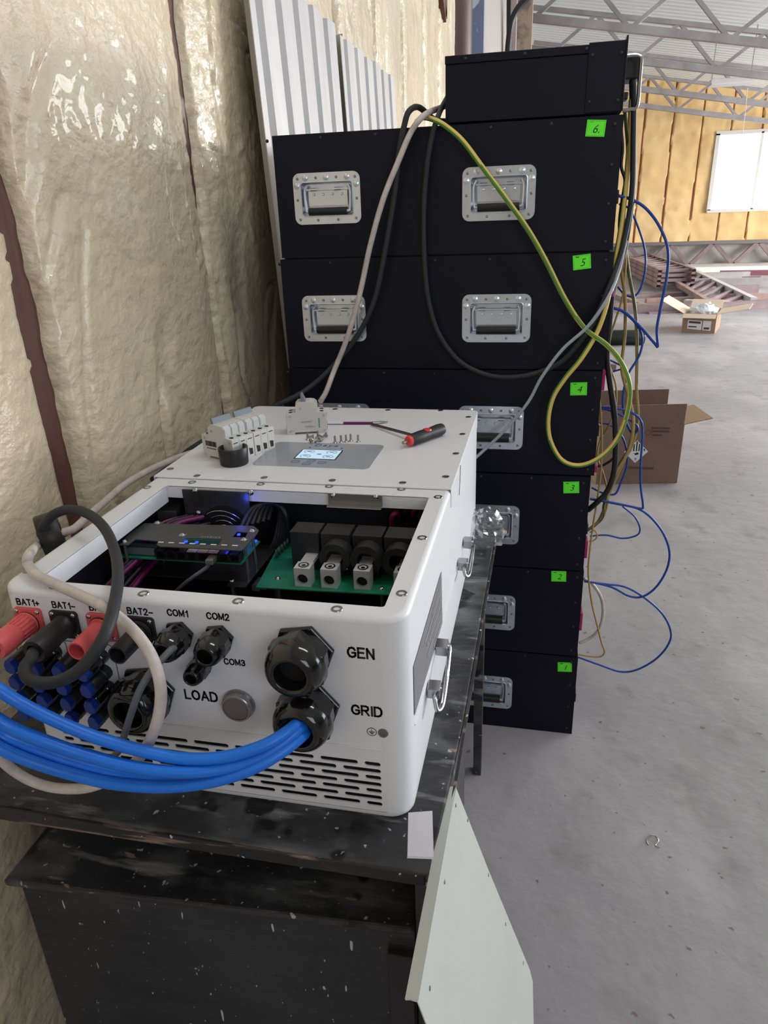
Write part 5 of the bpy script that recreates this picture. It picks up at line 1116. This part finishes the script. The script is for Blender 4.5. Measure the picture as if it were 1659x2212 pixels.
mb = MB(); prism(mb, [(W_*.63, .04), (W_*.88, .035), (W_*.88, .15), (W_*.63, .155)], Mx, 0, .003); q_ = mb.build('paper_label', M_label, t)
mb = MB(); prism(mb, [(W_*.67, .05), (W_*.84, .05), (W_*.84, .075), (W_*.67, .075)], Mx, .003, .005); mb.build('label_text', M_cartonp, q_)
mb = MB(); cc = (pA+pB)/2+ey*.28; vs = []; fs = []; nn, mm = 18, 10
for j in range(mm+1):
    for i in range(nn):
        th = math.pi*j/mm; ph = 2*math.pi*i/nn; v = Vector((math.sin(th)*math.cos(ph)*.17, math.sin(th)*math.sin(ph)*.2, math.cos(th)*.12)); k = 1+.5*noise.noise(v*14); vs.append(cc+Vector((v.x*k, v.y*k, .21+v.z*k)))
for j in range(mm):
    for i in range(nn): fs.append((j*nn+i, j*nn+(i+1) % nn, (j+1)*nn+(i+1) % nn, (j+1)*nn+i))
mb.add(vs, fs); tag(mb.build('plastic_film', M_filmw), 'crumpled translucent film stuffed into the shallow tan carton', 'plastic film')
# black roll
c = atZ(1350, 747, 0); a, b = atZ(1318, 745, .0), atZ(1391, 745, 0); r_ = .085
mb = MB(); mb.lathe(Vector((a.x-.15, a.y, r_)), (1, .05, 0), [(0, .001), (0, r_-.01), (.01, r_), (b.x-a.x+.14, r_), (b.x-a.x+.15, r_-.01), (b.x-a.x+.15, .001)], 28, cap=False)
tag(mb.build('black_roll', mat('black_green_roll', (.012, .02, .018), .3), smooth=True, ang=50), 'thick black plastic roll lying on the floor behind the wires of case 5', 'roll')
a = atZ(1320, 800, 0); mb = MB(); mb.bar(a+Vector((-.4, .1, .03)), a+Vector((.05, 0, .03)), .05, .06); tag(mb.build('dark_offcut', M_rsteel), 'short dark steel offcut on the floor below the black roll', 'offcut')
# stacked ladder frames
def ladder(z, y_far_shift, lab, rail=.06):
    nl, nr = atZ(1424, 603, .22), atZ(1497, 601, .22); nl.z = nr.z = z
    fl, frr = atZ(1350, 560, .30), atZ(1390, 553, .30); fl.z = frr.z = z; fl = nl.lerp(fl, .86); frr = nr.lerp(frr, .86)
    t = thing('ladder_frame', lab, 'steel frame', ((nl.x+nr.x)/2, nl.y, z), 'stacked steel frames')
    MB().bar(nl, fl, .06, rail).build('rail', M_rsteel2, t); MB().bar(nr, frr, .06, rail).build('rail', M_rsteel2, t)
    for p in (nl, nr): mb = MB(); mb.box(p+Vector((-.034, -.004, -rail*.3)), p+Vector((.034, 0.002, rail*.3))); mb.build('rail_end', M_hole, t)
    for i in range(9):
        s_ = (i+.3)/9; a_, b_ = nl.lerp(fl, s_), nr.lerp(frr, s_); MB().bar(a_, b_, .05, rail*.7).build('rung', M_rsteel, t)
for i, lb in enumerate(('lowest of the four ladder-like steel frames in the neat pile', 'second lowest of the four ladder-like steel frames in the neat pile', 'third ladder-like steel frame up in the neat pile', 'topmost ladder-like steel frame of the neat pile')):
    ladder(.10+.085*i, 0, lb, .075)
def beam(p0, p1, w_, h_, m, lab, cat='steel beam', grp='loose beams on the far floor'):
    a, b = atZ(*p0, h_/2), atZ(*p1, h_/2); mb = MB(); mb.bar(a, b, w_, h_); tag(mb.build('steel_beam', m), lab, cat, grp)
beams = [((1300, 664), (1390, 662), .10, .10, M_rsteel2, 'pinkish beam lying at the far left of the scattered steel, right by the wires'),
 ((1352, 668), (1500, 664), .12, .12, M_rsteel, 'dark beam in front of the frame pile behind the shallow carton'),
 ((1480, 668), (1700, 654), .14, .12, M_rsteel, 'long brown beam crossing the right edge just behind the shallow carton'),
 ((1395, 650), (1520, 646), .10, .08, M_rsteel2, 'pinkish beam lying just below the pile of frames'),
 ((1330, 640), (1398, 664), .08, .08, M_rsteel2, 'pinkish beam running diagonally at the left of the scattered steel'),
 ((1480, 655), (1574, 660), .13, .11, M_wsteel, 'short whitish box beam with a dark open end'),
 ((1560, 642), (1700, 640), .10, .10, M_rsteel2, 'pinkish beam at the right edge above the long brown beam'),
 ((1560, 627), (1636, 624), .12, .14, M_rsteel, 'short brown beam ending near the right edge'),
 ((1490, 612), (1700, 609), .14, .16, M_truss, 'long grey beam second row from the far wall'),
 ((1480, 598), (1618, 594), .12, .14, M_truss, 'grey beam behind the diagonal white rail'),
 ((1574, 600), (1642, 599), .08, .05, M_rsteel, 'thin dark bar right of the diagonal white rail'),
 ((1556, 590), (1700, 588), .12, .10, mat('wine_red_steel', (.20, .07, .09), .5), 'wine red beam farthest back near the right edge'),
 ((1360, 640), (1480, 634), .2, .06, M_rsteel, 'flat dark beam under the frames'),
 ((1400, 676), (1530, 670), .08, .03, M_rsteel, 'thin dark strip just behind the shallow carton')]
for b_ in beams: beam(*b_)
# second frame lying obliquely: white rail and rungs
n0, n1 = atZ(1628, 650, .10), atZ(1500, 588, .12)
t = thing('oblique_frame', 'ladder-like frame with a bright white rail lying obliquely right of the neat pile', 'steel frame', (n0.x, n0.y, .05))
MB().bar(n0, n1, .09, .10).build('rail', M_wsteel, t)
m0, m1 = atZ(1548, 664, .10), atZ(1462, 612, .12)
MB().bar(m0, m1, .08, .08).build('rail', M_rsteel2, t)
for i in range(7): s_ = (i+.5)/7; MB().bar(m0.lerp(m1, s_), n0.lerp(n1, min(1, s_+.05)), .05, .06).build('rung', M_rsteel, t)
# white sheets at the far wall
a = atZ(1475, 583, 0); mb = MB(); mb.box((a.x, a.y-.9, .0), (a.x+4.5, a.y+.6, .12)); tag(mb.build('white_sheet_pile', mat('white_sheet', (.85, .84, .78), .5)), 'flat bright white pile of sheets on the floor below the lattice girder', 'sheet pile')
# lattice girder lying in front of far wall
yg = YF-.35; t = thing('lattice_girder', 'long lattice girder standing on edge along the foot of the far wall', 'girder', (6, yg, .02))
zt_, zb_ = .62, .12
MB().bar((-.5, yg, zt_), (14, yg, zt_), .14, .07).build('top_chord', mat('dark_girder_chord', (.16, .15, .16), .5), t); MB().bar((-.5, yg, zb_), (14, yg, zb_), .14, .07).build('bottom_chord', M_truss, t)
x = -.4; up = True
while x < 13: MB().bar((x, yg, zb_ if up else zt_), (x+.48, yg, zt_ if up else zb_), .07, .09).build('web_bar', M_rsteel, t); x += .48; up = not up
